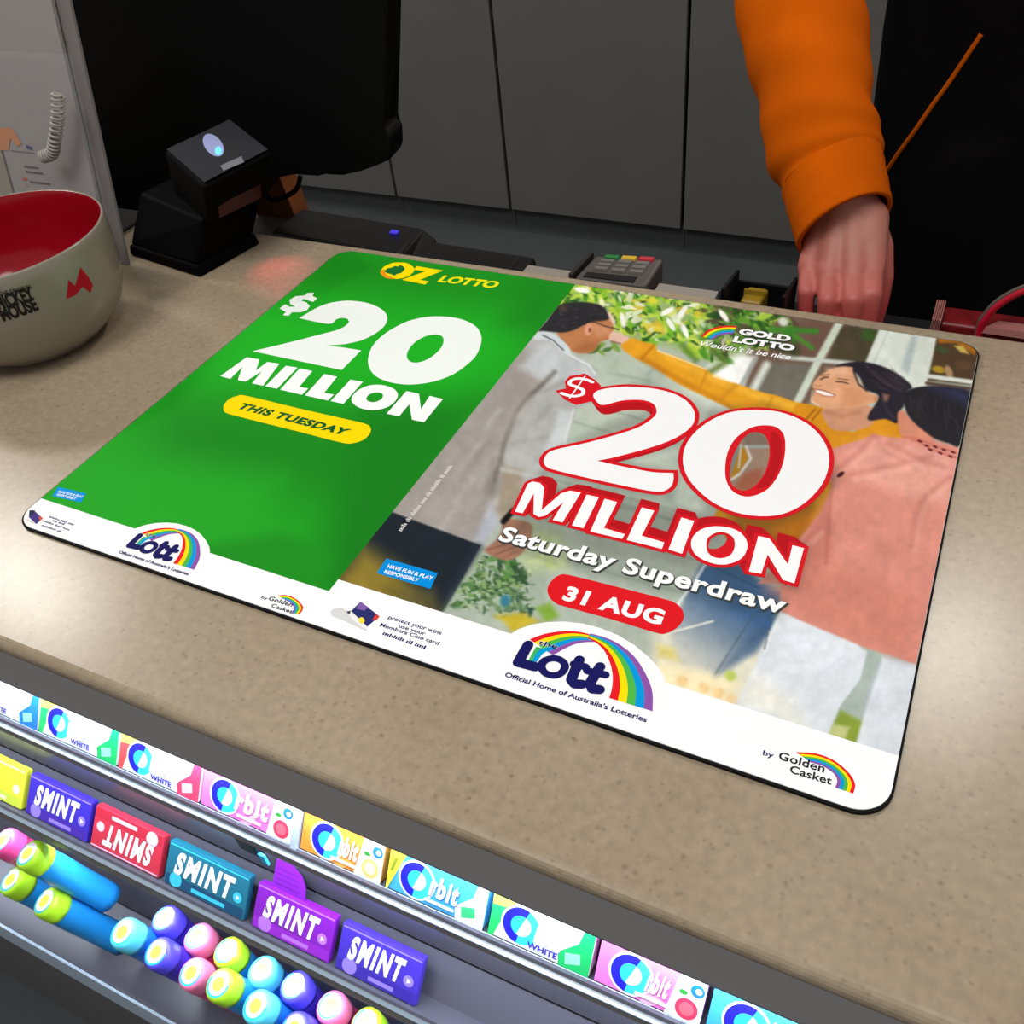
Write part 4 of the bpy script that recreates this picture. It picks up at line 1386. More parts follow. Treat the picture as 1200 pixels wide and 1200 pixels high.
def half_ring(cx, cy, r0, r1, a0, a1, n=20):
    A = np.radians(np.linspace(a0, a1, n))
    return [(cx + r1 * math.cos(a), cy + r1 * math.sin(a)) for a in A] + [(cx + r0 * math.cos(a), cy + r0 * math.sin(a)) for a in A[::-1]]


def carton(name, label, x0, x1, tier, depth, rgb, group):
    wd = x1 - x0
    M = tier.M((x0 + x1) / 2)
    base = M @ Vector((0, -tier.L, -depth))
    t = thing(name, label, 'sweets pack' if 'mint' in name else 'gum pack', base, group)
    box_obj('carton', (0, -tier.L / 2, -depth / 2), (wd - 0.0012, tier.L, depth), gm_(rgb), t, 0.0008, M)
    return t, M, wd - 0.0012, tier.L


BLUE, CYAN = (36, 34, 226), (60, 214, 232)
PW = (246, 250, 252)


def orbit_pack(label, x0, x1, bg, scheme):
    t, M, wd, h = carton('gum_pack', label, x0, x1, T1, 0.012, bg, 'chewing gum packs on the top shelf of the rack')
    hx, y0 = wd / 2, -h
    s = scheme
    if 'left' in s:
        lflat('colour_patch', [[(-hx, 0), (-hx + .010, -.001), (-hx + .006, -h * .6), (-hx + .003, -h), (-hx, -h)]], s['left'], 1, t, M)
        lflat('colour_patch', [[(-hx, 0), (-hx + .014, 0), (-hx + .009, -.005), (-hx, -.006)]], s.get('left2', (240, 236, 90)), 2, t, M)
    if 'right' in s:
        lflat('colour_patch', [[(hx, 0), (hx - .006, 0), (hx - .008, -h * .35), (hx - .0175, -h * .7), (hx - .0165, -h), (hx, -h)]], s['right'], 1, t, M)
        lflat('colour_patch', [[(hx - .014, -h * .66), (hx - .006, -h * .56), (hx - .005, -h * .8), (hx - .013, -h * .92)]], s.get('right2', (150, 240, 200)), 2, t, M)
    if 'cream' in s:
        lflat('colour_patch', [[(hx, 0), (hx - .0135, 0), (hx - .0175, -h), (hx, -h)]], s['cream'], 1, t, M)
        lflat('fruit_picture', [[disc(hx - .0075, -h * .72, .0056)]], s['fruit'], 2, t, M)
        lflat('fruit_picture', [[disc(hx - .0075, -h * .72, .0036)]], s['fruit2'], 3, t, M)
        lflat('leaf_picture', [[disc(hx - .0105, -h * .38, .0013, rx=1.6)]], (50, 150, 60), 3, t, M)
        lflat('small_ring', [[disc(hx - .004, -h * .25, .0034)]], (30, 120, 200), 3, t, M)
        lflat('small_ring', [[disc(hx - .0035, -h * .25, .0016)]], PW, 4, t, M)
    if 'swoosh' in s:
        lflat('colour_patch', [[(-hx + .030, -h), (hx - .030, -h), (hx - .022, -h * .55), (hx - .028, -h * .62), (-hx + .036, -h * .8)]], s['swoosh'], 1, t, M)
    cx, cy, r = -hx + .0175, -h * .5, h * .43
    lflat('logo_ring', [[disc(cx, cy, r * 1.12)]], PW, 2, t, M)
    lflat('logo_ring', [[disc(cx, cy, r)]], CYAN, 3, t, M)
    lflat('logo_ring', [[half_ring(cx, cy, r * .2, r, 70, 262)]], BLUE, 4, t, M)
    lflat('logo_ring', [[disc(cx, cy, r * .55)]], PW, 5, t, M)
    lflat('logo_ring', [[half_ring(cx, cy, 0.0001, r * .55, 70, 250)]], (50, 206, 222), 6, t, M)
    tc = s.get('text', PW)
    ltext('rbit', cx + r * .80, hx - s.get('tr', .0165), -h * .70, h * .50, s.get('sh', (120, 140, 200)), 6, t, M, 0.045, 0.12, 'letter_shadow', 1.2)
    ltext('rbit', cx + r * .80 - .0003, hx - s.get('tr', .0165) - .0003, -h * .70 + .0004, h * .50, tc, 7, t, M, 0.045, 0.12, 'lettering', 1.2)
    if s.get('white'):
        ltext('WHITE', -.006, .011, -h * .90, h * .14, (52, 40, 190), 7, t, M, 0.03)
    else:
        lflat('flavour_print', [[(-.006, -h * .88), (.012, -h * .88), (.012, -h * .80), (-.006, -h * .80)]], s.get('fl', (240, 240, 255)), 7, t, M)
    return t


def t1x(px):
    return on_y((px, -50 + (px + 1975) * .449), T1.yz(-T1.L, 0)[0])[0]


wsh = (214, 224, 232)
packs = [
    (-150, -54, PW, dict(left=(60, 150, 220), right=(80, 180, 230), white=1, sh=wsh), 'white gum pack with pale blue leaf corner, farthest left on the top shelf'),
    (-53, 44, PW, dict(left=(120, 220, 230), right=(40, 130, 220), white=1, sh=wsh), 'white gum pack with blue leaf corner, left edge of the top shelf'),
    (45, 137, PW, dict(left=(40, 210, 110), right=(30, 200, 110), white=1, sh=wsh), 'white gum pack with green leaf corner and green left end'),
    (138, 233, PW, dict(left=(226, 80, 84), right=(226, 70, 110), right2=(250, 200, 205), white=1, sh=wsh), 'white gum pack with pink strawberry corner and red left end'),
    (234, 341, (250, 130, 220), dict(swoosh=(246, 190, 230), cream=(236, 250, 246), fruit=(232, 60, 100), fruit2=(244, 110, 130), sh=(190, 70, 170), tr=.0175), 'pink gum pack with strawberry picture'),
    (350, 446, (255, 160, 60), dict(swoosh=(255, 190, 90), cream=(252, 240, 216), fruit=(250, 206, 120), fruit2=(255, 236, 190), sh=(220, 120, 30), tr=.0165), 'orange gum pack with citrus slice picture'),
    (452, 566, (70, 180, 240), dict(right=(244, 250, 250), right2=(60, 200, 130), sh=(60, 80, 190)), 'bright blue gum pack with yellow sticker at its left end'),
    (570, 690, PW, dict(left=(40, 210, 110), right=(30, 200, 110), white=1, sh=wsh), 'white gum pack with green corner, right of the bright blue pack'),
    (694, 820, (250, 130, 220), dict(swoosh=(246, 190, 230), cream=(236, 250, 246), fruit=(232, 60, 100), fruit2=(244, 110, 130), sh=(190, 70, 170), tr=.0175), 'pink gum pack at the far right of the top shelf'),
    (824, 955, (70, 180, 240), dict(right=(244, 250, 250), right2=(60, 200, 130), sh=(60, 80, 190)), 'blue gum pack at the far right end of the top shelf'),
    (960, 1095, (255, 160, 60), dict(swoosh=(255, 190, 90), cream=(252, 240, 216), fruit=(250, 206, 120), fruit2=(255, 236, 190), sh=(220, 120, 30), tr=.0165), 'orange gum pack at the far right end of the top shelf'),
]
for a, b, bg, sc, lb in packs:
    tp = orbit_pack(lb, t1x(a), t1x(b), bg, sc)
    if 'sticker' in lb:
        M = T1.M((t1x(a) + t1x(b)) / 2)
        wd = t1x(b) - t1x(a)
        lflat('sticker', [[(-wd / 2, .0), (-wd / 2 + .010, 0), (-wd / 2 + .006, -.010), (-wd / 2 + .001, -T1.L), (-wd / 2, -T1.L)]], (236, 236, 60), 8, tp, M)
        lflat('sticker_print', [[(-wd / 2 + .003, -.004), (-wd / 2 + .0055, -.0035), (-wd / 2 + .003, -.012), (-wd / 2 + .0012, -.0125)]], (130, 140, 40), 9, tp, M)
# upright divider between the pink and the orange pack
xd = t1x(345.5)
m_ = T1.M(xd)
box_obj('divider', (0, -T1.L / 2, -0.004), (0.0042, T1.L + .002, 0.012), rk_clear, RACK, 0.0004, m_)


def t2x(px):
    return on_y((px, -50 + (px + 1975) * .4995), T2.yz(-T2.L, 0)[0])[0]


def smint_pack(label, a, b, bg, bg2, acc, flip=False, word_='SMINT'):
    t, M, wd, h = carton('mint_pack', label, t2x(a), t2x(b), T2, 0.006, bg, 'mint packs on the middle shelf of the rack')
    if flip:
        M = M @ Matrix.Translation((0, -h, 0)) @ Matrix.Rotation(math.pi, 4, 'Z')
    hx = wd / 2
    lflat('colour_patch', [[(-hx + .001, -h * .74), (hx - .001, -h * .74), (hx - .001, -h + .001), (-hx + .001, -h + .001)]], bg2, 1, t, M)
    lflat('edge_line', [[(-hx + .001, -.0012), (hx - .001, -.0012), (hx - .001, -.0022), (-hx + .001, -.0022)]], acc, 2, t, M)
    if word_:
        ltext(word_, -hx + .007, hx - .013, -h * .68, h * .50, [c * .45 for c in bg], 2, t, M, 0.05, 0.16, 'letter_shadow', 1.25)
        ltext(word_, -hx + .007, hx - .013, -h * .66, h * .50, PW, 3, t, M, 0.05, 0.16, 'lettering', 1.25)
    lflat('mint_picture', [[disc(hx - .0072, -h * .55, .0036)]], acc, 3, t, M)
    lflat('mint_picture', [[disc(hx - .0072, -h * .55, .0019, n=3)]], PW, 4, t, M)
    lflat('mint_picture', [[disc(-hx + .010, -h * .82, .0052)]], acc, 3, t, M)
    lflat('flavour_print', [[(-hx + .024, -h * .92), (hx - .016, -h * .92), (hx - .016, -h * .83), (-hx + .024, -h * .83)]], acc, 3, t, M)
    return t


smint_pack('pale yellow mint pack at the left end of the middle shelf', -62, 23, (226, 232, 60), (206, 226, 70), (250, 250, 200), word_='')
smint_pack('violet blue mint pack beside the yellow one', 27, 100, (60, 44, 186), (70, 40, 170), (150, 130, 240))
smint_pack('red mint pack turned upside down', 103, 184, (206, 50, 72), (190, 40, 62), (240, 200, 230), flip=True)
smint_pack('teal mint pack with bright turquoise badge', 189, 284, (30, 110, 136), (24, 74, 110), (60, 196, 226))
smint_pack('purple mint pack below the upright purple card', 292, 384, (132, 30, 186), (150, 40, 200), (190, 120, 240))
smint_pack('violet mint pack right of the purple one', 390, 486, (70, 50, 190), (60, 44, 170), (150, 130, 240))
# upright purple card and black clip on the middle shelf
cdx = on_y((318, 1015), 0.150)[0]
pc = thing('shelf_card', 'small purple card standing up behind the purple mint pack', 'card', (cdx, 0.151, -0.131))
Mc = T2.M(cdx - 0.003)
lflat_pts = [(-.012, -.002), (.014, -.002), (.0125, .008), (.008, .0145), (0, .0185), (-.012, .0185)]
V = [Mc @ Vector((x, y, -.002)) for x, y in lflat_pts] + [Mc @ Vector((x, y, -.0032)) for x, y in lflat_pts]
n = len(lflat_pts)
mesh_obj('card', V, [tuple(range(n)), tuple(range(n, 2 * n))[::-1]] + [(i, n + i, n + (i + 1) % n, (i + 1) % n) for i in range(n)], gm_((124, 30, 176)), pc)
for q in range(4):
    mesh_obj('printed_line', [Mc @ Vector((x, y, -.0019)) for x, y in ((-.010, .003 + q * .0034), (.009 - q * .001, .003 + q * .0034), (.009 - q * .001, .0036 + q * .0034), (-.010, .0036 + q * .0034))], [(0, 1, 2, 3)], gm_((90, 18, 130)), pc)
hx_ = on_y((296, 985), 0.158)[0]
clip = thing('shelf_clip', 'black plastic clip with blue tag hanging under the top price strip', 'clip', (hx_, 0.16, -0.10))
box_obj('jaw', (hx_, 0.1545, -0.090), (0.016, 0.004, 0.016), mat('black_plastic', (14, 14, 15), 0.45, 0.35), clip, 0.001)
box_obj('stem', (hx_ + .004, 0.156, -0.104), (0.005, 0.003, 0.02), MATS['black_plastic'], clip, 0.0008)
box_obj('blue_tag', (hx_ + .010, 0.153, -0.098), (0.005, 0.002, 0.012), gm_((50, 170, 220)), clip, 0.0005)

# candy rolls in the lowest tray
roll_grp = 'candy rolls in the lowest tray of the rack'


def candy_roll(label, head, axis, wrap, cap, r=0.0112, L=0.085):
    A = Vector(axis).normalized()
    H_ = Vector(head)
    t = thing('candy_roll', label, 'candy roll', H_ + A * L, roll_grp)
    tube('wrapper', [H_ + A * (0.014), H_ + A * 0.03, H_ + A * 0.05, H_ + A * L], [r * .96, r, r * .98, r], gm_(wrap), t, 20, True, 4)
    tube('end_band', [H_, H_ + A * 0.0012, H_ + A * 0.004, H_ + A * 0.0155], [r * .82, r * .95, r * 1.02, r * 1.02], gm_(cap), t, 24, True, 3)
    q = A.to_track_quat('-Z', 'Y').to_matrix().to_4x4()
    q.translation = H_
    lflat('end_disc', [[disc(0, 0, r * .74)]], PW, 2, t, q)
    lflat('end_ring', [[half_ring(0, 0, r * .66, r * .80, -150, 60)]], (40, 170, 190), 3, t, q)
    lflat('end_fruit', [[disc(0, 0, r * .42)]], (244, 232, 80), 4, t, q)
    return t


ax1 = (0.30, 0.16, -0.92)
LIME, RB = (170, 226, 40), (30, 140, 214)
candy_roll('lime capped blue candy roll, topmost of the pile at left', on_y((32, 1000), 0.112), ax1, RB, LIME)
candy_roll('lime capped blue candy roll at the left frame edge', on_y((12, 1031), 0.100), ax1, RB, LIME)
candy_roll('pink candy roll behind the lime capped rolls', on_y((2, 985), 0.116), ax1, (220, 50, 120), (226, 70, 140))
candy_roll('lime capped blue candy roll in front of the other two', on_y((52, 1056), 0.097), ax1, RB, LIME)
hd = on_y((96, 1044), 0.102)
cols_ = [((30, 120, 220), (90, 210, 236), 'blue candy roll with cyan cap'), ((70, 50, 200), (80, 70, 220), 'violet candy roll'), ((220, 50, 120), (240, 120, 170), 'pink candy roll'), (RB, LIME, 'blue candy roll with lime cap')]
places = ['next to the lime capped pile', 'second after the pile', 'third after the pile', 'fourth after the pile', 'fifth after the pile', 'sixth after the pile', 'seventh after the pile', 'eighth after the pile',
          'ninth after the pile', 'tenth after the pile', 'eleventh after the pile', 'twelfth after the pile', 'last at the right of the tray']
for i in range(13):
    wv, cp_, nm = cols_[i % 4]
    candy_roll(nm + ', ' + places[i], (hd[0] + 0.030 * i, 0.103, -0.222 - 0.006 * (i % 3)), (0.18, 0.16, -0.95), wv, cp_)

back_places = ['behind the blue cyan capped roll', 'behind the first violet roll', 'in the back row, third from its left', 'in the back row, fourth from its left', 'in the back row, fifth from its left', 'in the back row, sixth from its left', 'in the back row, seventh from its left']
for i in range(7):
    wv, cp_, nm = cols_[(i + 1) % 4]
    candy_roll(nm + ', ' + back_places[i], (hd[0] + 0.012 + 0.030 * i, 0.1265, -0.238 - 0.004 * (i % 2)), (0.18, 0.02, -0.95), wv, cp_)

# ================================================================== MUG
mug_c = (-0.766, 0.4725, 0)
mug_out = mat('mug_glaze', (138, 130, 117), 0.22, 0.5)
mug_in = mat('mug_red_glaze', (150, 8, 26), 0.15, 0.5)
MUG = thing('soup_mug', 'large off-white ceramic mug with glossy red inside and printed band', 'mug', mug_c)
po = [(0.0, 0.0005), (0.052, 0.0005), (0.055, 0.0), (0.059, 0.002), (0.063, 0.006), (0.0735, 0.014), (0.084, 0.026), (0.0905, 0.042), (0.0938, 0.060), (0.0952, 0.078), (0.0958, 0.092), (0.0956, 0.1005), (0.0946, 0.1020), (0.0932, 0.1015)]
lathe('body', po, mug_c, mug_out, MUG, 96)
pi_ = [(0.0932, 0.1015), (0.0922, 0.099), (0.0915, 0.080), (0.0898, 0.060), (0.085, 0.042), (0.074, 0.025), (0.052, 0.012), (0.0, 0.009)]
lathe('lining', pi_, mug_c, mug_in, MUG, 96)
bmh = tube('handle', [(mug_c[0] - .092, mug_c[1] + .01, .085), (mug_c[0] - .125, mug_c[1] + .012, .088), (mug_c[0] - .142, mug_c[1] + .014, .065), (mug_c[0] - .128, mug_c[1] + .013, .04), (mug_c[0] - .088, mug_c[1] + .01, .032)],
           [.009, .008, .008, .008, .009], mug_out, MUG, 14)


def mug_r(z):
    zs = [q[1] for q in po[3:]][:9]
    rs = [q[0] for q in po[3:]][:9]
    return float(np.interp(z, zs, rs)) + 0.00025


def mug_pt(a, z):
    r = mug_r(z)
    return (mug_c[0] + r * math.cos(a), mug_c[1] + r * math.sin(a), z)


def mug_xy(p):
    """traced print on the mug -> (angle, height)"""
    r_ = ray(p)
    best = None
    for s in np.linspace(0.5, 1.6, 4000):
        q = CAM + r_ * s
        if q[2] < .105 and q[2] > 0 and math.hypot(q[0] - mug_c[0], q[1] - mug_c[1]) < mug_r(q[2]):
            return math.atan2(q[1] - mug_c[1], q[0] - mug_c[0]), q[2]
    return -1.2, .06


def mug_word(s, p0, p1, h, bold=0.02, rgb=(38, 34, 32)):
    (a0, z0), (a1, z1) = mug_xy(p0), mug_xy(p1)
    V, F = text_mesh(s, bold)
    lo, hi = V[:, 0].min(), V[:, 0].max()
    pos = []
    for v in V:
        t_ = (v[0] - lo) / (hi - lo)
        pos.append(mug_pt(a0 + (a1 - a0) * t_, z0 + (z1 - z0) * t_ + v[1] * h / cap_height()))
    return mesh_obj('lettering', pos, F, ink(rgb), MUG)


mug_word('THE ORIGINAL', (0, 347), (38, 337), 0.0035)
mug_word('MICKEY', (-2, 362), (42, 350), 0.011, 0.05)
mug_word('MOUSE', (4, 376), (46, 362), 0.011, 0.05)


def mug_poly(L, rgb):
    q = [mug_xy(p) for p in L]
    V, F = fill([[q]])
    bm = bmesh.new()
    vs = [bm.verts.new((a, z, 0)) for a, z in V]
    for f_ in F:
        bm.faces.new([vs[i] for i in f_])
    for _ in range(3):
        bmesh.ops.subdivide_edges(bm, edges=list(bm.edges), cuts=1, use_grid_fill=True)
    for v in bm.verts:
        v.co = Vector(mug_pt(v.co.x, v.co.y))
    return bm_obj('printed_shape', bm, ink(rgb), MUG)


mug_poly([(78, 350), (80, 328), (88, 335), (94, 313), (104, 325), (109, 334), (106, 343), (97, 336), (88, 346)], (176, 26, 40))

# ================================================================== LEAFLET STAND
acr = mat('clear_acrylic', (200, 200, 200), 0.08, 0.5, transmission=0.0, alpha=0.06)
paper = mat('leaflet_paper', (150, 144, 142), 0.7, 0.2)
LS = thing('leaflet_stand', 'clear acrylic stand holding white leaflets behind the red-lined mug', 'leaflet stand', (-0.9, 0.62, 0))
lr, ll = -0.783, -1.06


def lean(x, z, off=0.0):
    return (x, 0.596 + 0.22 * z + off, z)


def lean_slab(name, x0, x1, z0, z1, off, th, m, parent):
    p = [lean(x0, z0, off), lean(x1, z0, off), lean(x1, z0, off + th), lean(x0, z0, off + th), lean(x0, z1, off), lean(x1, z1, off), lean(x1, z1, off + th), lean(x0, z1, off + th)]
    return hexa(name, p, m, parent)


lean_slab('back_panel', ll, lr, 0.001, 0.30, 0.012, 0.003, mat('stand_panel', (122, 116, 114), 0.3, 0.4), LS)
lean_slab('foot', ll, lr - .03, 0.0005, 0.004, 0.0, 0.026, acr, LS)
leaf_l = float((CAM + ray((11, 205)) * ((0.6012 + 0.22 * CAMZ) / (ray((11, 205))[1] - 0.22 * ray((11, 205))[2])))[0])
lean_slab('leaflet', leaf_l, -0.80, 0.006, 0.25, 0.006, 0.004, paper, LS)
lean_slab('leaflet', -1.055, leaf_l - .004, 0.006, 0.24, 0.006, 0.004, mat('leaflet_cream', (142, 134, 122), 0.7, 0.2), LS)
lean_slab('pocket', ll, lr, 0.004, 0.20, -0.002, 0.002, acr, LS)


def leaf_quad(name, pts, rgb):
    q = []
    for p in pts:
        r_ = ray(p)
        # meet the front of the leaflet: y = 0.672 + 0.22 z + 0.0055
        s = (0.6012 + 0.22 * CAMZ) / (r_[1] - 0.22 * r_[2])
        q.append(CAM + r_ * s)
    return mesh_obj(name, q, [tuple(range(len(q)))], ink(rgb), LS)


leaf_quad('orange_print', [(0, 176), (0, 150), (14, 150), (24, 166), (26, 168), (20, 172), (12, 162), (10, 176)], (196, 128, 84))
leaf_quad('logo_print', [(30, 170), (37, 172), (38, 176), (31, 174)], (60, 60, 110))
leaf_quad('print_rule', [(12, 176), (40, 179), (40, 180), (12, 177)], (110, 104, 100))
for i, (x, y, l) in enumerate(((28, 194, 17), (30, 200, 20), (35, 212, 24), (40, 222, 12))):
    leaf_quad('text_line', [(x, y), (x + l, y + l * .12), (x + l, y + 2 + l * .12), (x, y + 2)], (86, 78, 76))
leaf_quad('text_bullet', [(26, 208), (31, 209), (32, 212), (27, 211)], (186, 80, 50))
leaf_quad('text_bullet', [(30, 216), (33, 216.5), (33.5, 218.5), (30.5, 218)], (176, 120, 110))

# coiled white cord in front of the leaflets
cord_m = mat('white_cord', (158, 152, 146), 0.5, 0.4)
pts = []
A_, B_, C_ = np.array(on_y((68, 110), 0.618)), np.array(on_y((64, 165), 0.608)), np.array(on_y((50, 184), 0.604))
path = catmull([A_, (A_ + B_) / 2 + np.array([.002, 0, 0]), B_, (B_ + C_) / 2 + np.array([.002, 0, -.004]), C_], 12, False)
nn = len(path)
for i in range(nn * 6):
    t_ = i / (nn * 6 - 1) * (nn - 1)
    k = min(int(t_), nn - 2)
    c = path[k] + (path[k + 1] - path[k]) * (t_ - k)
    d = path[k + 1] - path[k]
    d = d / np.linalg.norm(d)
    u = np.cross(d, [0, 1, 0])
    u /= np.linalg.norm(u)
    v = np.cross(d, u)
    a = i * 0.36
    pts.append(c + (u * math.cos(a) + v * math.sin(a)) * 0.0050)
cc = tube('coiled_cord', pts, 0.0015, cord_m, None, 6, True, 1)
tag(cc, 'white coiled plastic cord hanging in front of the leaflets', 'cord')

# ================================================================== BARCODE SCANNER
blk = mat('scanner_black', (8, 7, 8), 0.6, 0.03)
top_m = mat('scanner_top_grey', (42, 42, 46), 0.55, 0.15)
SC = thing('barcode_scanner', 'black presentation barcode scanner with oval light on its sloping top', 'barcode scanner', (-0.74, 0.66, 0))
fr, ri, le = np.array([-.6845, .608]), np.array([-.668, .690]), np.array([-.800, .628])
ba = le + ri - fr


def q3(p, z):
    return (p[0], p[1], z)


bs = [fr, ri, ba, le]
cen = sum(bs) / 4
hexa('foot', [q3(p, 0) for p in bs] + [q3(cen + (p - cen) * .96, .012) for p in bs], blk, SC, 0.003)
b1 = [cen + (p - cen) * np.array([.74, .80]) + np.array([-.012, .0]) for p in bs]
b2 = [cen + (p - cen) * np.array([.82, .9]) + np.array([-.004, .008]) for p in bs]
tz = [on_z(p, z) for p, z in (((238, 217), .096), ((318.5, 175.4), .100), ((270, 138), .104), ((191, 175), .100))]
tcn = sum(tz) / 4
low = [np.array([*(tcn[:2] + (p[:2] - tcn[:2]) * .90 + np.array([-.014, 0.0])), .05]) for p in tz]
bodyb = [cen + (p - cen) * .93 for p in bs]
mid = [on_z(p_, .054) for p_ in ((236, 258), (309, 224), (245, 186), (164, 226))]
hexa('body', [q3(p, .012) for p in bodyb] + mid, blk, SC, 0.003)
hexa('head', low + [p - np.array([0, 0, .002]) for p in tz], blk, SC, 0.004)
top_in = [tcn + (p - tcn) * .93 + np.array([0, 0, .0003]) for p in tz]
mesh_obj('top_plate', [tuple(p) for p in top_in], [(0, 1, 2, 3)], top_m, SC)


def on_top(p):
    n_ = np.cross(tz[1] - tz[0], tz[3] - tz[0])
    r_ = ray(p)
    s = n_ @ (tz[0] + np.array([0, 0, .0008]) - CAM) / (n_ @ r_)
    return CAM + r_ * s


ov = [(250 + 13.5 * math.cos(a) * .9 + 5 * math.sin(a) * .5, 170 + 13 * math.sin(a) + 3 * math.cos(a)) for a in np.linspace(0, 2 * math.pi, 28, endpoint=False)]
mesh_obj('status_light', [tuple(on_top(p)) for p in ov], [tuple(range(28))], mat('status_lens', (150, 156, 186), 0.3, 0.5, emit=(120, 130, 190), estr=0.35), SC)
gl = [(256 + 4 * math.cos(a), 177 + 5 * math.sin(a)) for a in np.linspace(0, 2 * math.pi, 14, endpoint=False)]
mesh_obj('status_glow', [tuple(on_top(p) + np.array([0, 0, .0004])) for p in gl], [tuple(range(14))], mat('status_led', (90, 160, 255), 0.3, 0.5, emit=(70, 140, 255), estr=2.5), SC)
mesh_obj('badge', [tuple(on_top(p)) for p in ((258, 194), (283, 183), (286, 190), (262, 200))], [(0, 1, 2, 3)], mat('badge_silver', (120, 120, 126), 0.4, 0.5), SC)
# red scan window under the head, on the side facing the mat
wa, wb = np.array(low[0]), np.array(low[1])
wc = (wa + wb) / 2
wn = np.array([.012, -.002, 0])
up_ = np.array([.010, 0, .036])
mesh_obj('scan_window', [tuple(wa * .85 + wb * .15 + np.array([.0035, 0, .004])), tuple(wa * .15 + wb * .85 + np.array([.0035, 0, .004])), tuple(wa * .15 + wb * .85 + np.array([.0115, 0, .032])), tuple(wa * .85 + wb * .15 + np.array([.0115, 0, .032]))],
         [(0, 1, 2, 3)], mat('scan_glass', (46, 8, 10), 0.25, 0.3, emit=(120, 10, 20), estr=0.02), SC)
sl = bpy.data.lights.new('scanner_beam', 'SPOT')
sl.energy = 0.22
sl.color = (1, .08, .12)
sl.spot_size = math.radians(62)
sl.spot_blend = 1.0
sl.shadow_soft_size = 0.004
so = bpy.data.objects.new('scanner_beam', sl)
COL.objects.link(so)
so.location = tuple(wc + np.array([.018, 0, .02]))
so.rotation_euler = (Vector(on_z((328, 318), 0)) - so.location).to_track_quat('-Z', 'Y').to_euler()
tube('cable', [q3(ba * .5 + ri * .5 + np.array([.0, .004]), .02), (-.715, .725, .03), (-.70, .745, .045), on_y((318, 234), .782), on_y((345, 224), .786), on_y((352, 207), .788)], 0.0028, blk, SC, 8)

# ================================================================== TILL MONITOR
POS = thing('till_monitor', 'black till monitor seen from behind on a heavy stand', 'monitor', (-1.0, 0.83, -.103))
tb = mat('till_black', (8, 8, 9), 0.6, 0.1)
hexa('base', [(-1.22, .79, -.103), (-.86, .79, -.103), (-.86, .885, -.103), (-1.22, .885, -.103), (-1.22, .80, -.085), (-.87, .80, -.085), (-.87, .885, -.085), (-1.22, .885, -.085)], tb, POS, 0.003)
hexa('stand', [(-1.12, .836, -.085), (-.95, .836, -.085), (-.95, .866, -.085), (-1.12, .866, -.085), (-1.10, .842, .16), (-.96, .842, .16), (-.96, .866, .16), (-1.10, .866, .16)], tb, POS, 0.003)
# display housing that reaches over the aisle
Ym = 0.80
pr = [on_y(p, Ym) for p in [(120, 232), (200, 238), (300, 240), (318, 205), (345, 200), (372, 202), (384, 206), (402, 207), (424, 200), (446, 192), (455, 190), (458, 182), (457, 160), (446, 150), (452, 60), (455, -20), (60, -60), (90, 150)]]
V = [tuple(p) for p in pr] + [tuple(np.array(p) + np.array([0.0, .03, .004])) for p in pr]
n = len(pr)
bm = bmesh.new()
vs = [bm.verts.new(v) for v in V]
bm.faces.new(vs[:n])
bm.faces.new(vs[n:][::-1])
for i in range(n):
    bm.faces.new((vs[i], vs[n + i], vs[n + (i + 1) % n], vs[(i + 1) % n]))
bmesh.ops.bevel(bm, geom=[e for e in bm.edges], offset=0.004, segments=2, affect='EDGES', profile=0.5)
bm_obj('housing', bm, tb, POS)

# glass change plate by the till
gp = box_obj('change_plate', (-.885, .690, .0035), (.075, .05, .003), mat('smoked_plate', (70, 68, 68), 0.15, 0.5), None, 0.001)
gp.location = (0, 0, 0)
tag(gp, 'small smoky plate lying on the counter behind the mug', 'plate')

# ================================================================== STAFF SIDE THINGS ON THE LOW SHELF
ZS = -0.103
# cardboard box
cb1, cb2 = on_y((318, 262), .858), on_y((357, 268), .858)
ctop = on_y((330, 196), .858)[2]
CBX = thing('cardboard_box', 'brown cardboard box standing behind the scanner', 'box', ((cb1[0] + cb2[0]) / 2, .85, ZS))
kraft = mat('kraft_board', (150, 88, 48), 0.8, 0.15, noise=0.1, nscale=30)
hexa('carton', [(cb1[0] - .02, .858, ZS), (cb2[0] - .004, .858, ZS), (cb2[0] - .004, .888, ZS), (cb1[0] - .02, .888, ZS), (cb1[0] - .02, .858, ctop), (cb2[0] - .02, .858, ctop), (cb2[0] - .02, .888, ctop), (cb1[0] - .02, .888, ctop)], kraft, CBX, .001)
box_obj('tape', (cb1[0] + .006, .8576, (ZS + ctop) / 2), (.012, .0008, ctop - ZS - .01), mat('parcel_tape', (126, 84, 50), .3, .5), CBX)

# long black till tray / scanner scale with glowing key
KB = thing('till_console', 'long glossy black till console with violet light behind the countertop edge', 'console', (-.56, .80, ZS))
kbm = mat('keyboard_black', (16, 15, 15), 0.32, 0.5)
k0, k1 = -.80, -.408
hexa('case', [(k0, .730, ZS), (k1, .730, ZS), (k1, .845, ZS), (k0, .845, ZS), (k0, .735, -.052), (k1, .735, -.052), (k1 - .008, .838, -.056), (k0, .838, -.048)], kbm, KB, .004)
hexa('raised_module', [(-.74, .77, -.06), (-.545, .77, -.06), (-.545, .852, -.06), (-.74, .852, -.06), (-.735, .775, -.036), (-.555, .775, -.040), (-.565, .846, -.042), (-.735, .846, -.036)], kbm, KB, .005)
hexa('cover', [(-.55, .742, -.0535), (k1 - .012, .742, -.0535), (k1 - .02, .832, -.0575), (-.55, .832, -.055), (-.548, .746, -.049), (k1 - .016, .746, -.0495), (k1 - .024, .828, -.053), (-.548, .828, -.050)], kbm, KB, .002)
sgp = on_z((462, 272), -.0385)
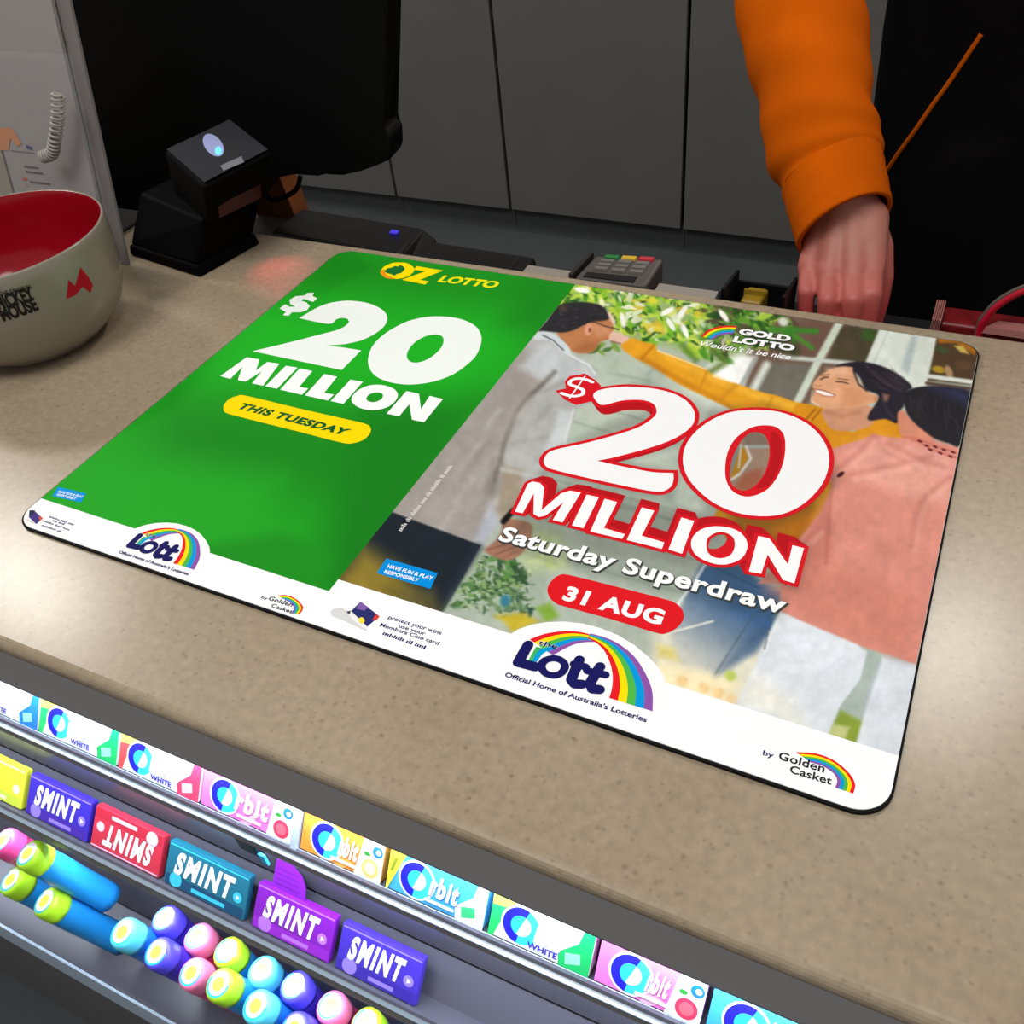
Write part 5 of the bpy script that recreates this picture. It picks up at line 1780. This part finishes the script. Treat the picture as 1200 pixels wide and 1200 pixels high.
box_obj('signal_light', tuple(sgp), (.010, .007, .0025), mat('violet_led', (60, 50, 190), 0.4, 0.4, emit=(70, 50, 220), estr=0.5), KB, .0008)

# card terminal
CT = thing('card_terminal', 'grey card payment terminal with green yellow and red keys', 'card terminal', (-.29, .776, ZS))
ctm = mat('terminal_grey', (84, 78, 74), 0.5, 0.35)
ctd = mat('terminal_dark', (44, 40, 38), 0.5, 0.35)
P_ = [on_z((673, 325), -.024), on_z((757, 335), -.024), on_z((778, 303), -.016), on_z((698, 299), -.016)]
bot = [np.array([p[0], p[1], p[2] - .026]) for p in P_]
hexa('case', bot + P_, ctm, CT, .003)
pc_ = sum(P_) / 4
box_obj('mount', (pc_[0], pc_[1], (ZS - .045) / 2), (.045, .035, -ZS - .045), ctd, CT, .002)


def on_ct(u, v, h=0.0006):
    p = P_[0] * (1 - u) * (1 - v) + P_[1] * u * (1 - v) + P_[2] * u * v + P_[3] * (1 - u) * v
    return p + np.array([0, 0, h])


def ct_key(u0, u1, v0, v1, m, name='key', h=.0022):
    b_ = [on_ct(u0, v0, 0), on_ct(u1, v0, 0), on_ct(u1, v1, 0), on_ct(u0, v1, 0)]
    t_ = [on_ct(u0 + .01, v0 + .01, h), on_ct(u1 - .01, v0 + .01, h), on_ct(u1 - .01, v1 - .01, h), on_ct(u0 + .01, v1 - .01, h)]
    return hexa(name, b_ + t_, m, CT)


ct_key(.10, .82, .05, .26, mat('terminal_slot', (18, 16, 16), .3, .5), 'screen', .0008)
kg = mat('key_grey', (112, 106, 102), .5, .3)
for j, (v0, v1) in enumerate(((.36, .48), (.52, .64), (.68, .80))):
    for i in range(3):
        ct_key(.16 + i * .25, .36 + i * .25, v0, v1, kg)
for i, c in enumerate(((40, 120, 60), (206, 170, 50), (190, 50, 60))):
    ct_key(.16 + i * .25, .38 + i * .25, .84, .97, mat('key_%d' % i, c, .5, .3))
hexa('side_guard', [np.array([p[0] - .006, p[1], p[2] - .02]) for p in (P_[0], P_[0] + np.array([.004, 0, 0]), P_[3] + np.array([.004, 0, 0]), P_[3])] +
     [np.array([p[0] - .006, p[1], p[2] + .003]) for p in (P_[0], P_[0] + np.array([.004, 0, 0]), P_[3] + np.array([.004, 0, 0]), P_[3])], ctd, CT)

# black caddy by the hand with a yellow sachet
CD = thing('black_caddy', 'small black open caddy beside the hand', 'caddy', (-.185, .78, ZS))
cx0, cx1 = on_y((848, 352), .775)[0], on_y((922, 358), .775)[0]
zt = on_y((890, 352), .775)[2]
bkm = mat('caddy_black', (12, 12, 13), .45, .35)
box_obj('base', ((cx0 + cx1) / 2, .790, ZS + .003), (cx1 - cx0, .06, .006), bkm, CD, .001)
box_obj('front_wall', ((cx0 + cx1) / 2, .7615, (ZS + zt) / 2), (cx1 - cx0, .003, zt - ZS), bkm, CD, .001)
box_obj('rear_wall', ((cx0 + cx1) / 2, .8185, (ZS + zt - .006) / 2), (cx1 - cx0, .003, zt - ZS - .006), bkm, CD, .001)
for xq in (cx0 + .0015, cx1 - .0015):
    hexa('end_wall', [(xq - .0015, .762, ZS), (xq + .0015, .762, ZS), (xq + .0015, .82, ZS), (xq - .0015, .82, ZS), (xq - .0015, .762, zt + .014), (xq + .0015, .762, zt + .014), (xq + .0015, .82, zt + .004), (xq - .0015, .82, zt + .004)], bkm, CD)
ys = thing('sachet', 'yellow sachet lying in the black caddy', 'sachet', ((cx0 + cx1) / 2 - .002, .79, ZS + .006))
xm = (cx0 + cx1) / 2 - .004
hexa('pouch', [(xm - .012, .772, ZS + .0065), (xm + .012, .772, ZS + .0065), (xm + .012, .808, ZS + .0065), (xm - .012, .808, ZS + .0065), (xm - .010, .774, zt - .002), (xm + .010, .774, zt - .002), (xm + .010, .806, zt - .004), (xm - .010, .806, zt - .004)],
     mat('sachet_yellow', (150, 120, 30), .4, .4), ys, .003)
hexa('seal', [(xm - .010, .788, zt - .004), (xm + .010, .788, zt - .004), (xm + .010, .790, zt - .004), (xm - .010, .790, zt - .004), (xm - .010, .788, zt + .002), (xm + .010, .788, zt + .002), (xm + .010, .790, zt + .002), (xm - .010, .790, zt + .002)],
     MATS['sachet_yellow'], ys)

# red packet with pleated pale end
RP = thing('red_packet', 'red foil packet with pleated pink end behind the countertop edge', 'packet', (.03, .765, ZS))
rp0 = on_y((1092, 372), .762)
rp1 = on_y((1104, 372), .762)
zr = on_y((1100, 366), .762)[2]
zr2 = on_y((1190, 378), .762)[2]
redf = mat('red_foil', (112, 22, 26), .35, .5, noise=.25, nscale=60)
pinkf = mat('pink_pleat', (156, 98, 92), .6, .3)
hexa('pouch', [(rp1[0], .742, ZS), (.16, .742, ZS), (.16, .79, ZS), (rp1[0], .79, ZS), (rp1[0], .748, zr - .001), (.16, .748, zr - .001), (.16, .78, zr - .003), (rp1[0], .78, zr - .003)], redf, RP, .003)
for i in range(5):
    xx = rp0[0] + (rp1[0] - rp0[0]) * i / 5
    box_obj('pleat', (xx + .0012, .764, (ZS + zr) / 2 + .001), ((rp1[0] - rp0[0]) / 5 * .8, .034, zr - ZS + .001), pinkf, RP, .0006)
hexa('fold', [(.035, .745, zr - .004), (.075, .745, zr - .004), (.09, .76, zr - .004), (.045, .76, zr - .004), (.04, .747, zr + .001), (.078, .747, zr + .001), (.09, .76, zr + .001), (.05, .76, zr + .001)], pinkf, RP)

# red cable
rc = thing('red_cable', 'red cable with grey edge arching up behind the countertop at right', 'cable', tuple(on_y((1146, 396), .745)))
ca_ = [on_y(p, .748) for p in ((1144, 420), (1147, 392), (1156, 372), (1172, 355), (1200, 340), (1240, 330), (1280, 345), (1300, 400))]
ca_[0][2] = ZS
ca_[-1][2] = ZS
tube('jacket', ca_, .0035, mat('cable_red', (186, 16, 44), .35, .4), rc, 10)
tube('grey_strip', [p + np.array([-.0022, -.0005, .0026]) for p in ca_], .0017, mat('cable_grey', (92, 80, 76), .5, .3), rc, 8)

# ================================================================== PERSON
PE = thing('person', 'person in orange shirt and black apron reaching behind the counter', 'person', (.10, 1.22, -.95))
skin = bpy.data.materials.new('skin')
skin.use_nodes = True
_nt = skin.node_tree
_b = _nt.nodes['Principled BSDF']
_tc = _nt.nodes.new('ShaderNodeTexCoord')
_n = _nt.nodes.new('ShaderNodeTexNoise')
_n.inputs['Scale'].default_value = 28
_n.inputs['Detail'].default_value = 3
_r = _nt.nodes.new('ShaderNodeValToRGB')
_r.color_ramp.elements[0].color = (*lin((178, 112, 96)), 1)
_r.color_ramp.elements[1].color = (*lin((196, 126, 108)), 1)
_nt.links.new(_tc.outputs['Object'], _n.inputs['Vector'])
_nt.links.new(_n.outputs['Fac'], _r.inputs['Fac'])
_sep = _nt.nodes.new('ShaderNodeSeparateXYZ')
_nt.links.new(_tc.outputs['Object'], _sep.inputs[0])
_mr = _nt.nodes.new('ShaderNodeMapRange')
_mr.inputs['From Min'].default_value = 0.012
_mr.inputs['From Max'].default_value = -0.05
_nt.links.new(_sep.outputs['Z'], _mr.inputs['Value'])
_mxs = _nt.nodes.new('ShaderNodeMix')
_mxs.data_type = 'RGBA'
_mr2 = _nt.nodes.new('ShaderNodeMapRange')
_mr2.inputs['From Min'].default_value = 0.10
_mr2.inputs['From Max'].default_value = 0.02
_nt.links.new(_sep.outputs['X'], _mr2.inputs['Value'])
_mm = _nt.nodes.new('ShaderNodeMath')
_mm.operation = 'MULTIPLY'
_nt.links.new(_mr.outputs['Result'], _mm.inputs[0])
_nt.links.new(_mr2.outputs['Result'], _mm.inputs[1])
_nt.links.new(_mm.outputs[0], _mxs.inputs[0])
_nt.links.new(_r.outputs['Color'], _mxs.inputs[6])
_mxs.inputs[7].default_value = (*lin((198, 74, 72)), 1)  # red glow on the reaching hand, painted into the skin towards the fingertips
_nt.links.new(_mxs.outputs[2], _b.inputs['Base Color'])
_b.inputs['Roughness'].default_value = 0.5
_b.inputs['Subsurface Weight'].default_value = 0.12
_b.inputs['Subsurface Radius'].default_value = (0.01, 0.004, 0.002)


def capsule_cloud(chains, sub=1):
    """tapered capsules as one vertex soup; voxel remeshing fuses them into one skin"""
    bm = bmesh.new()
    for ch in chains:
        for (p, r), (q, s) in zip(ch[:-1], ch[1:]):
            P, Q = Vector(p), Vector(q)
            d = Q - P
            if d.length < 1e-6:
                continue
            R_ = d.to_track_quat('Z', 'Y').to_matrix().to_4x4()
            R_.translation = (P + Q) / 2
            bmesh.ops.create_cone(bm, cap_ends=True, segments=20, radius1=r, radius2=s, depth=d.length, matrix=R_)
        for p, r in ch:
            bmesh.ops.create_icosphere(bm, subdivisions=3, radius=r, matrix=Matrix.Translation(Vector(p)))
    return bm


def fuse(name, bm, voxel, smooth_it, material, parent, extra=None):
    me = bpy.data.meshes.new(name)
    bm.to_mesh(me)
    bm.free()
    tmp = bpy.data.objects.new('tmp', me)
    COL.objects.link(tmp)
    r = tmp.modifiers.new('r', 'REMESH')
    r.mode = 'VOXEL'
    r.voxel_size = voxel
    s = tmp.modifiers.new('s', 'SMOOTH')
    s.iterations = smooth_it
    s.factor = 0.5
    bpy.context.view_layer.update()
    dg = bpy.context.evaluated_depsgraph_get()
    out = bpy.data.meshes.new_from_object(tmp.evaluated_get(dg))
    bpy.data.objects.remove(tmp)
    out.materials.clear()
    out.materials.append(material)
    out.polygons.foreach_set('use_smooth', [True] * len(out.polygons))
    o = bpy.data.objects.new(name, out)
    return link(o, parent)


def Y(p, y):
    return tuple(on_y(p, y))


wr = np.array(on_y((992, 236), .862))
el = np.array(on_y((934, -40), 1.07))
shd = np.array([-.10, 1.23, .40])
# right arm and hand (nearest the camera)
fo = wr + (el - wr) * .45
chains = []
chains.append([(el, .040), (tuple(fo), .038), (tuple(wr), .0250)])
mcp = {'index': Y((1021, 313), .822), 'middle': Y((1000, 319), .812), 'ring': Y((972, 319), .812), 'little': Y((949, 312), .822)}
cp0 = {'index': Y((1016, 258), .856), 'middle': Y((1000, 262), .852), 'ring': Y((984, 262), .852), 'little': Y((970, 260), .856)}
for k_, r0, r1 in (('index', .0200, .0134), ('middle', .0205, .0136), ('ring', .0200, .0128), ('little', .0185, .0118)):
    chains.append([(tuple(wr), .0235), (cp0[k_], r0), (mcp[k_], r1)])
chains.append([(Y((1012, 282), .842), .020), (Y((985, 286), .840), .021), (Y((962, 286), .843), .018)])
chains.append([(Y((1012, 303), .832), .0155), (Y((985, 307), .828), .0160), (Y((960, 303), .832), .0140)])
# fingers curling down behind the countertop edge
fing = {'index': [((1022, 345), .795), ((1016, 385), .790), ((1010, 412), .802)],
        'middle': [((1000, 352), .785), ((995, 396), .780), ((990, 416), .794)],
        'ring': [((970, 352), .786), ((968, 394), .782), ((968, 411), .796)],
        'little': [((945, 342), .798), ((944, 378), .794), ((946, 402), .804)]}
fr_ = {'index': (.0112, .0098, .0088, .0075), 'middle': (.0112, .0100, .0090, .0076), 'ring': (.0105, .0094, .0085, .0073), 'little': (.0096, .0086, .0076, .0066)}
for k_ in fing:
    pts_ = [mcp[k_]] + [Y(*q) for q in fing[k_]]
    chains.append([(p, r) for p, r in zip(pts_, fr_[k_])])
chains.append([(Y((1014, 262), .866), .018), (Y((1027, 290), .856), .0155), (Y((1032, 325), .844), .0122), (Y((1028, 356), .834), .0105), (Y((1024, 378), .828), .0085)])
# rest of the body under the clothes: neck and head, other arm
nk = np.array([.10, 1.24, .47])
hc = np.array([.095, 1.19, .60])
chains.append([((.10, 1.26, .36), .07), (tuple(nk), .052), (tuple(hc + np.array([0, .02, -.03])), .06)])
chains.append([(tuple(hc + np.array([0, .015, .03])), .078), (tuple(hc + np.array([0, -.005, -.03])), .068), (tuple(hc + np.array([0, -.03, -.075])), .036)])
chains.append([(tuple(hc + np.array([0, -.072, .012])), .010), (tuple(hc + np.array([0, -.088, -.018])), .012)])
for sx in (-1, 1):
    chains.append([(tuple(hc + np.array([sx * .076, .015, .012])), .012), (tuple(hc + np.array([sx * .074, .012, -.018])), .009)])
lsh = np.array([.31, 1.25, .38])
lel = np.array([.37, 1.22, .10])
lwr = np.array([.33, 1.00, .0])
chains.append([(tuple(lsh), .05), (tuple(lel), .04), (tuple(lwr), .027), (tuple(lwr + np.array([-.02, -.05, -.02])), .026), (tuple(lwr + np.array([-.03, -.085, -.045])), .022)])
for i, dx in enumerate((-.036, -.014, .008, .028)):
    b0 = lwr + np.array([-.03 + dx, -.09, -.045])
    chains.append([(tuple(b0), .0105), (tuple(b0 + np.array([-.004, -.03, -.02 + .004 * abs(i - 1)])), .009), (tuple(b0 + np.array([-.006, -.045, -.045 + .006 * abs(i - 1)])), .0075)])
chains.append([(tuple(lwr + np.array([-.03, -.04, -.02])), .014), (tuple(lwr + np.array([-.068, -.06, -.035])), .010), (tuple(lwr + np.array([-.08, -.085, -.05])), .008)])
chains.append([(tuple(shd + np.array([.05, .03, 0])), .05), (tuple(lsh + np.array([-.03, 0, 0])), .05)])
chains.append([((.10, 1.26, .36), .07), ((.10, 1.26, .30), .09)])
chains.append([(tuple(shd), .052), (tuple(el), .042)])
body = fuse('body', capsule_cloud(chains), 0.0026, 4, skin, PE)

# eyes, mouth, hair
eye_m = mat('eye_white', (230, 228, 222), .2, .5)
iris = mat('iris_brown', (50, 30, 20), .2, .5)
for sx in (-1, 1):
    e = hc + np.array([sx * .030, -.068, .012])
    bm = bmesh.new()
    bmesh.ops.create_icosphere(bm, subdivisions=2, radius=.0125, matrix=Matrix.Translation(Vector(e)))
    eo = bm_obj('eye', bm, eye_m, PE, True)
    bm = bmesh.new()
    bmesh.ops.create_icosphere(bm, subdivisions=2, radius=.006, matrix=Matrix.Translation(Vector(e + np.array([0, -.0085, -.001]))))
    bm_obj('iris', bm, iris, eo, True)
tube('mouth', [hc + np.array([-.022, -.058, -.050]), hc + np.array([0, -.066, -.054]), hc + np.array([.022, -.058, -.050])], [.002, .005, .002], mat('lip', (160, 76, 72), .4, .4), PE, 8)
hair_ch = [[(tuple(hc + np.array([0, .03, .045])), .082), (tuple(hc + np.array([0, .045, -.02])), .080), (tuple(hc + np.array([0, .05, -.06])), .06)],
           [(tuple(hc + np.array([-.05, -.01, .07])), .036), (tuple(hc + np.array([.05, -.01, .07])), .036)]]
fuse('hair', capsule_cloud(hair_ch), 0.006, 4, mat('hair_dark', (28, 20, 16), .5, .4), PE)

# clothes: orange shirt sleeves, cuffs, black apron/vest and trousers
orange = mat('orange_cotton', (200, 88, 2), .9, .05, noise=.10, nscale=14, bump=.25, bscale=900, sheen=0)


def sleeve(name, pts, rads, m, parent, seg=40, wr_=0.0, th=.0025, samples=10, freq=3.0, tilt=None):
    P = [Vector(p) for p in catmull(pts, samples, False)]
    n_ = len(P)
    R_ = np.interp(np.linspace(0, 1, n_), np.linspace(0, 1, len(rads)), rads)
    V, F = [], []
    t0 = (P[1] - P[0]).normalized()
    u = t0.cross(Vector((0, 0, 1))).normalized()
    for layer in (0, 1):
        uu = u.copy()
        for i in range(n_):
            t_ = (P[min(i + 1, n_ - 1)] - P[max(i - 1, 0)]).normalized()
            uu = (uu - t_ * uu.dot(t_)).normalized()
            v_ = t_.cross(uu)
            for k in range(seg):
                a = 2 * math.pi * k / seg
                r = R_[i] - layer * th
                s_ = i / (n_ - 1)
                r += wr_ * (math.sin(freq * 6.28 * s_ + 1.6 * math.sin(a) + .7) * (.6 + .4 * math.sin(2 * a + 1)) + .5 * math.sin(freq * 14 * s_ + 2.3 * math.cos(a)))
                off = Vector((0, 0, 0))
                V.append(P[i] + (uu * math.cos(a) + v_ * math.sin(a)) * r + (t_ * tilt * math.cos(a) * (1 if tilt else 0) if tilt else off))
    N_ = n_ * seg
    for i in range(n_ - 1):
        for k in range(seg):
            k2 = (k + 1) % seg
            F.append((i * seg + k, i * seg + k2, (i + 1) * seg + k2, (i + 1) * seg + k))
            F.append((N_ + i * seg + k2, N_ + i * seg + k, N_ + (i + 1) * seg + k, N_ + (i + 1) * seg + k2))
    for i in (0, n_ - 1):
        for k in range(seg):
            k2 = (k + 1) % seg
            q = (i * seg + k, N_ + i * seg + k, N_ + i * seg + k2, i * seg + k2)
            F.append(q if i == 0 else q[::-1])
    return mesh_obj(name, V, F, m, parent, True)


c0_ = np.array(on_y((989, 264), .843))
c1_ = np.array(on_y((976, 208), .884))
c2_ = np.array(on_y((961, 155), .918))
c3_ = np.array(on_y((946, 60), .985))
SH = sleeve('shirt_sleeve', [c1_ + (c0_ - c1_) * .02, c1_ + (c2_ - c1_) * .1, c2_, c3_, el + np.array([0, 0, .01]), (el + shd) / 2 + np.array([-.02, 0, 0]), shd], [.0425, .047, .052, .056, .062, .068, .08], orange, PE, wr_=.0026, freq=4.2, seg=64, samples=18)
sleeve('cuff', [c0_, c0_ + (c1_ - c0_) * .5, c1_ + (c2_ - c1_) * .10], [.0445, .0460, .0478], orange, PE, wr_=.0004, th=.004, tilt=.010)
sleeve('shirt_sleeve', [tuple(lwr + np.array([.0, .02, .0])), tuple(lwr * .6 + lel * .4), tuple(lel), tuple(lsh)], [.037, .050, .064, .078], orange, PE, wr_=.002, freq=3)
black = mat('apron_black', (9, 7, 8), .9, .08)
tor = [[((.10, 1.27, .30), .115), ((.10, 1.27, .12), .12), ((.10, 1.26, -.08), .125)], [((.0, 1.27, .30), .11), ((-.02, 1.25, .10), .115), ((-.0, 1.24, -.10), .125)], [((.19, 1.27, .30), .10), ((.195, 1.26, .10), .105), ((.18, 1.25, -.10), .115)],
       [((.0, 1.26, .36), .07), ((.20, 1.26, .36), .07)], [((.03, 1.25, -.12), .115), ((.03, 1.25, -.45), .10)], [((.17, 1.25, -.12), .115), ((.17, 1.25, -.45), .10)],
       [((.0, 1.20, -.05), .09), ((.0, 1.18, -.35), .09)], [((.20, 1.20, -.05), .09), ((.20, 1.18, -.35), .09)], [((.10, 1.20, .0), .10), ((.10, 1.17, -.36), .10)]]
fuse('shirt_body', capsule_cloud([[(tuple(shd + np.array([.02, .02, .0])), .066), ((.10, 1.265, .375), .078), (tuple(lsh + np.array([-.02, 0, 0])), .066)], [((.02, 1.265, .36), .08), ((.18, 1.265, .36), .08)], [((.10, 1.268, .34), .095), ((.10, 1.268, .0), .10)]]), 0.010, 4, orange, PE)
APR = fuse('apron', capsule_cloud(tor), 0.012, 6, black, PE)
trs = mat('trousers_black', (14, 13, 16), .9, .1)
fuse('trousers', capsule_cloud([[((.02, 1.26, -.30), .10), ((.01, 1.25, -.55), .075), ((.0, 1.27, -.90), .055)], [((.18, 1.26, -.30), .10), ((.19, 1.25, -.55), .075), ((.20, 1.27, -.90), .055)]]), 0.012, 4, trs, PE)
for sx in (0.0, 0.2):
    fuse('shoe', capsule_cloud([[((sx, 1.29, -.915), .034), ((sx, 1.20, -.920), .029), ((sx, 1.12, -.924), .025)]]), 0.008, 2, mat('shoe_black', (10, 10, 10), .4, .4), PE)
from mathutils.bvhtree import BVHTree
_bv = BVHTree.FromPolygons([v.co for v in APR.data.vertices], [tuple(pl.vertices) for pl in APR.data.polygons])
pip = []
for px_ in ((1030, 214), (1040, 200), (1052, 182), (1064, 165), (1075, 150), (1094, 122), (1110, 100), (1130, 70), (1150, 40)):
    rd = Vector(ray(px_)).normalized()
    hit = _bv.ray_cast(Vector(CAM), rd)
    if hit[0] is not None:
        pip.append(tuple(hit[0] + hit[1] * .0012))
if len(pip) > 2:
    tube('orange_piping', pip, .0026, orange, PE, 8)
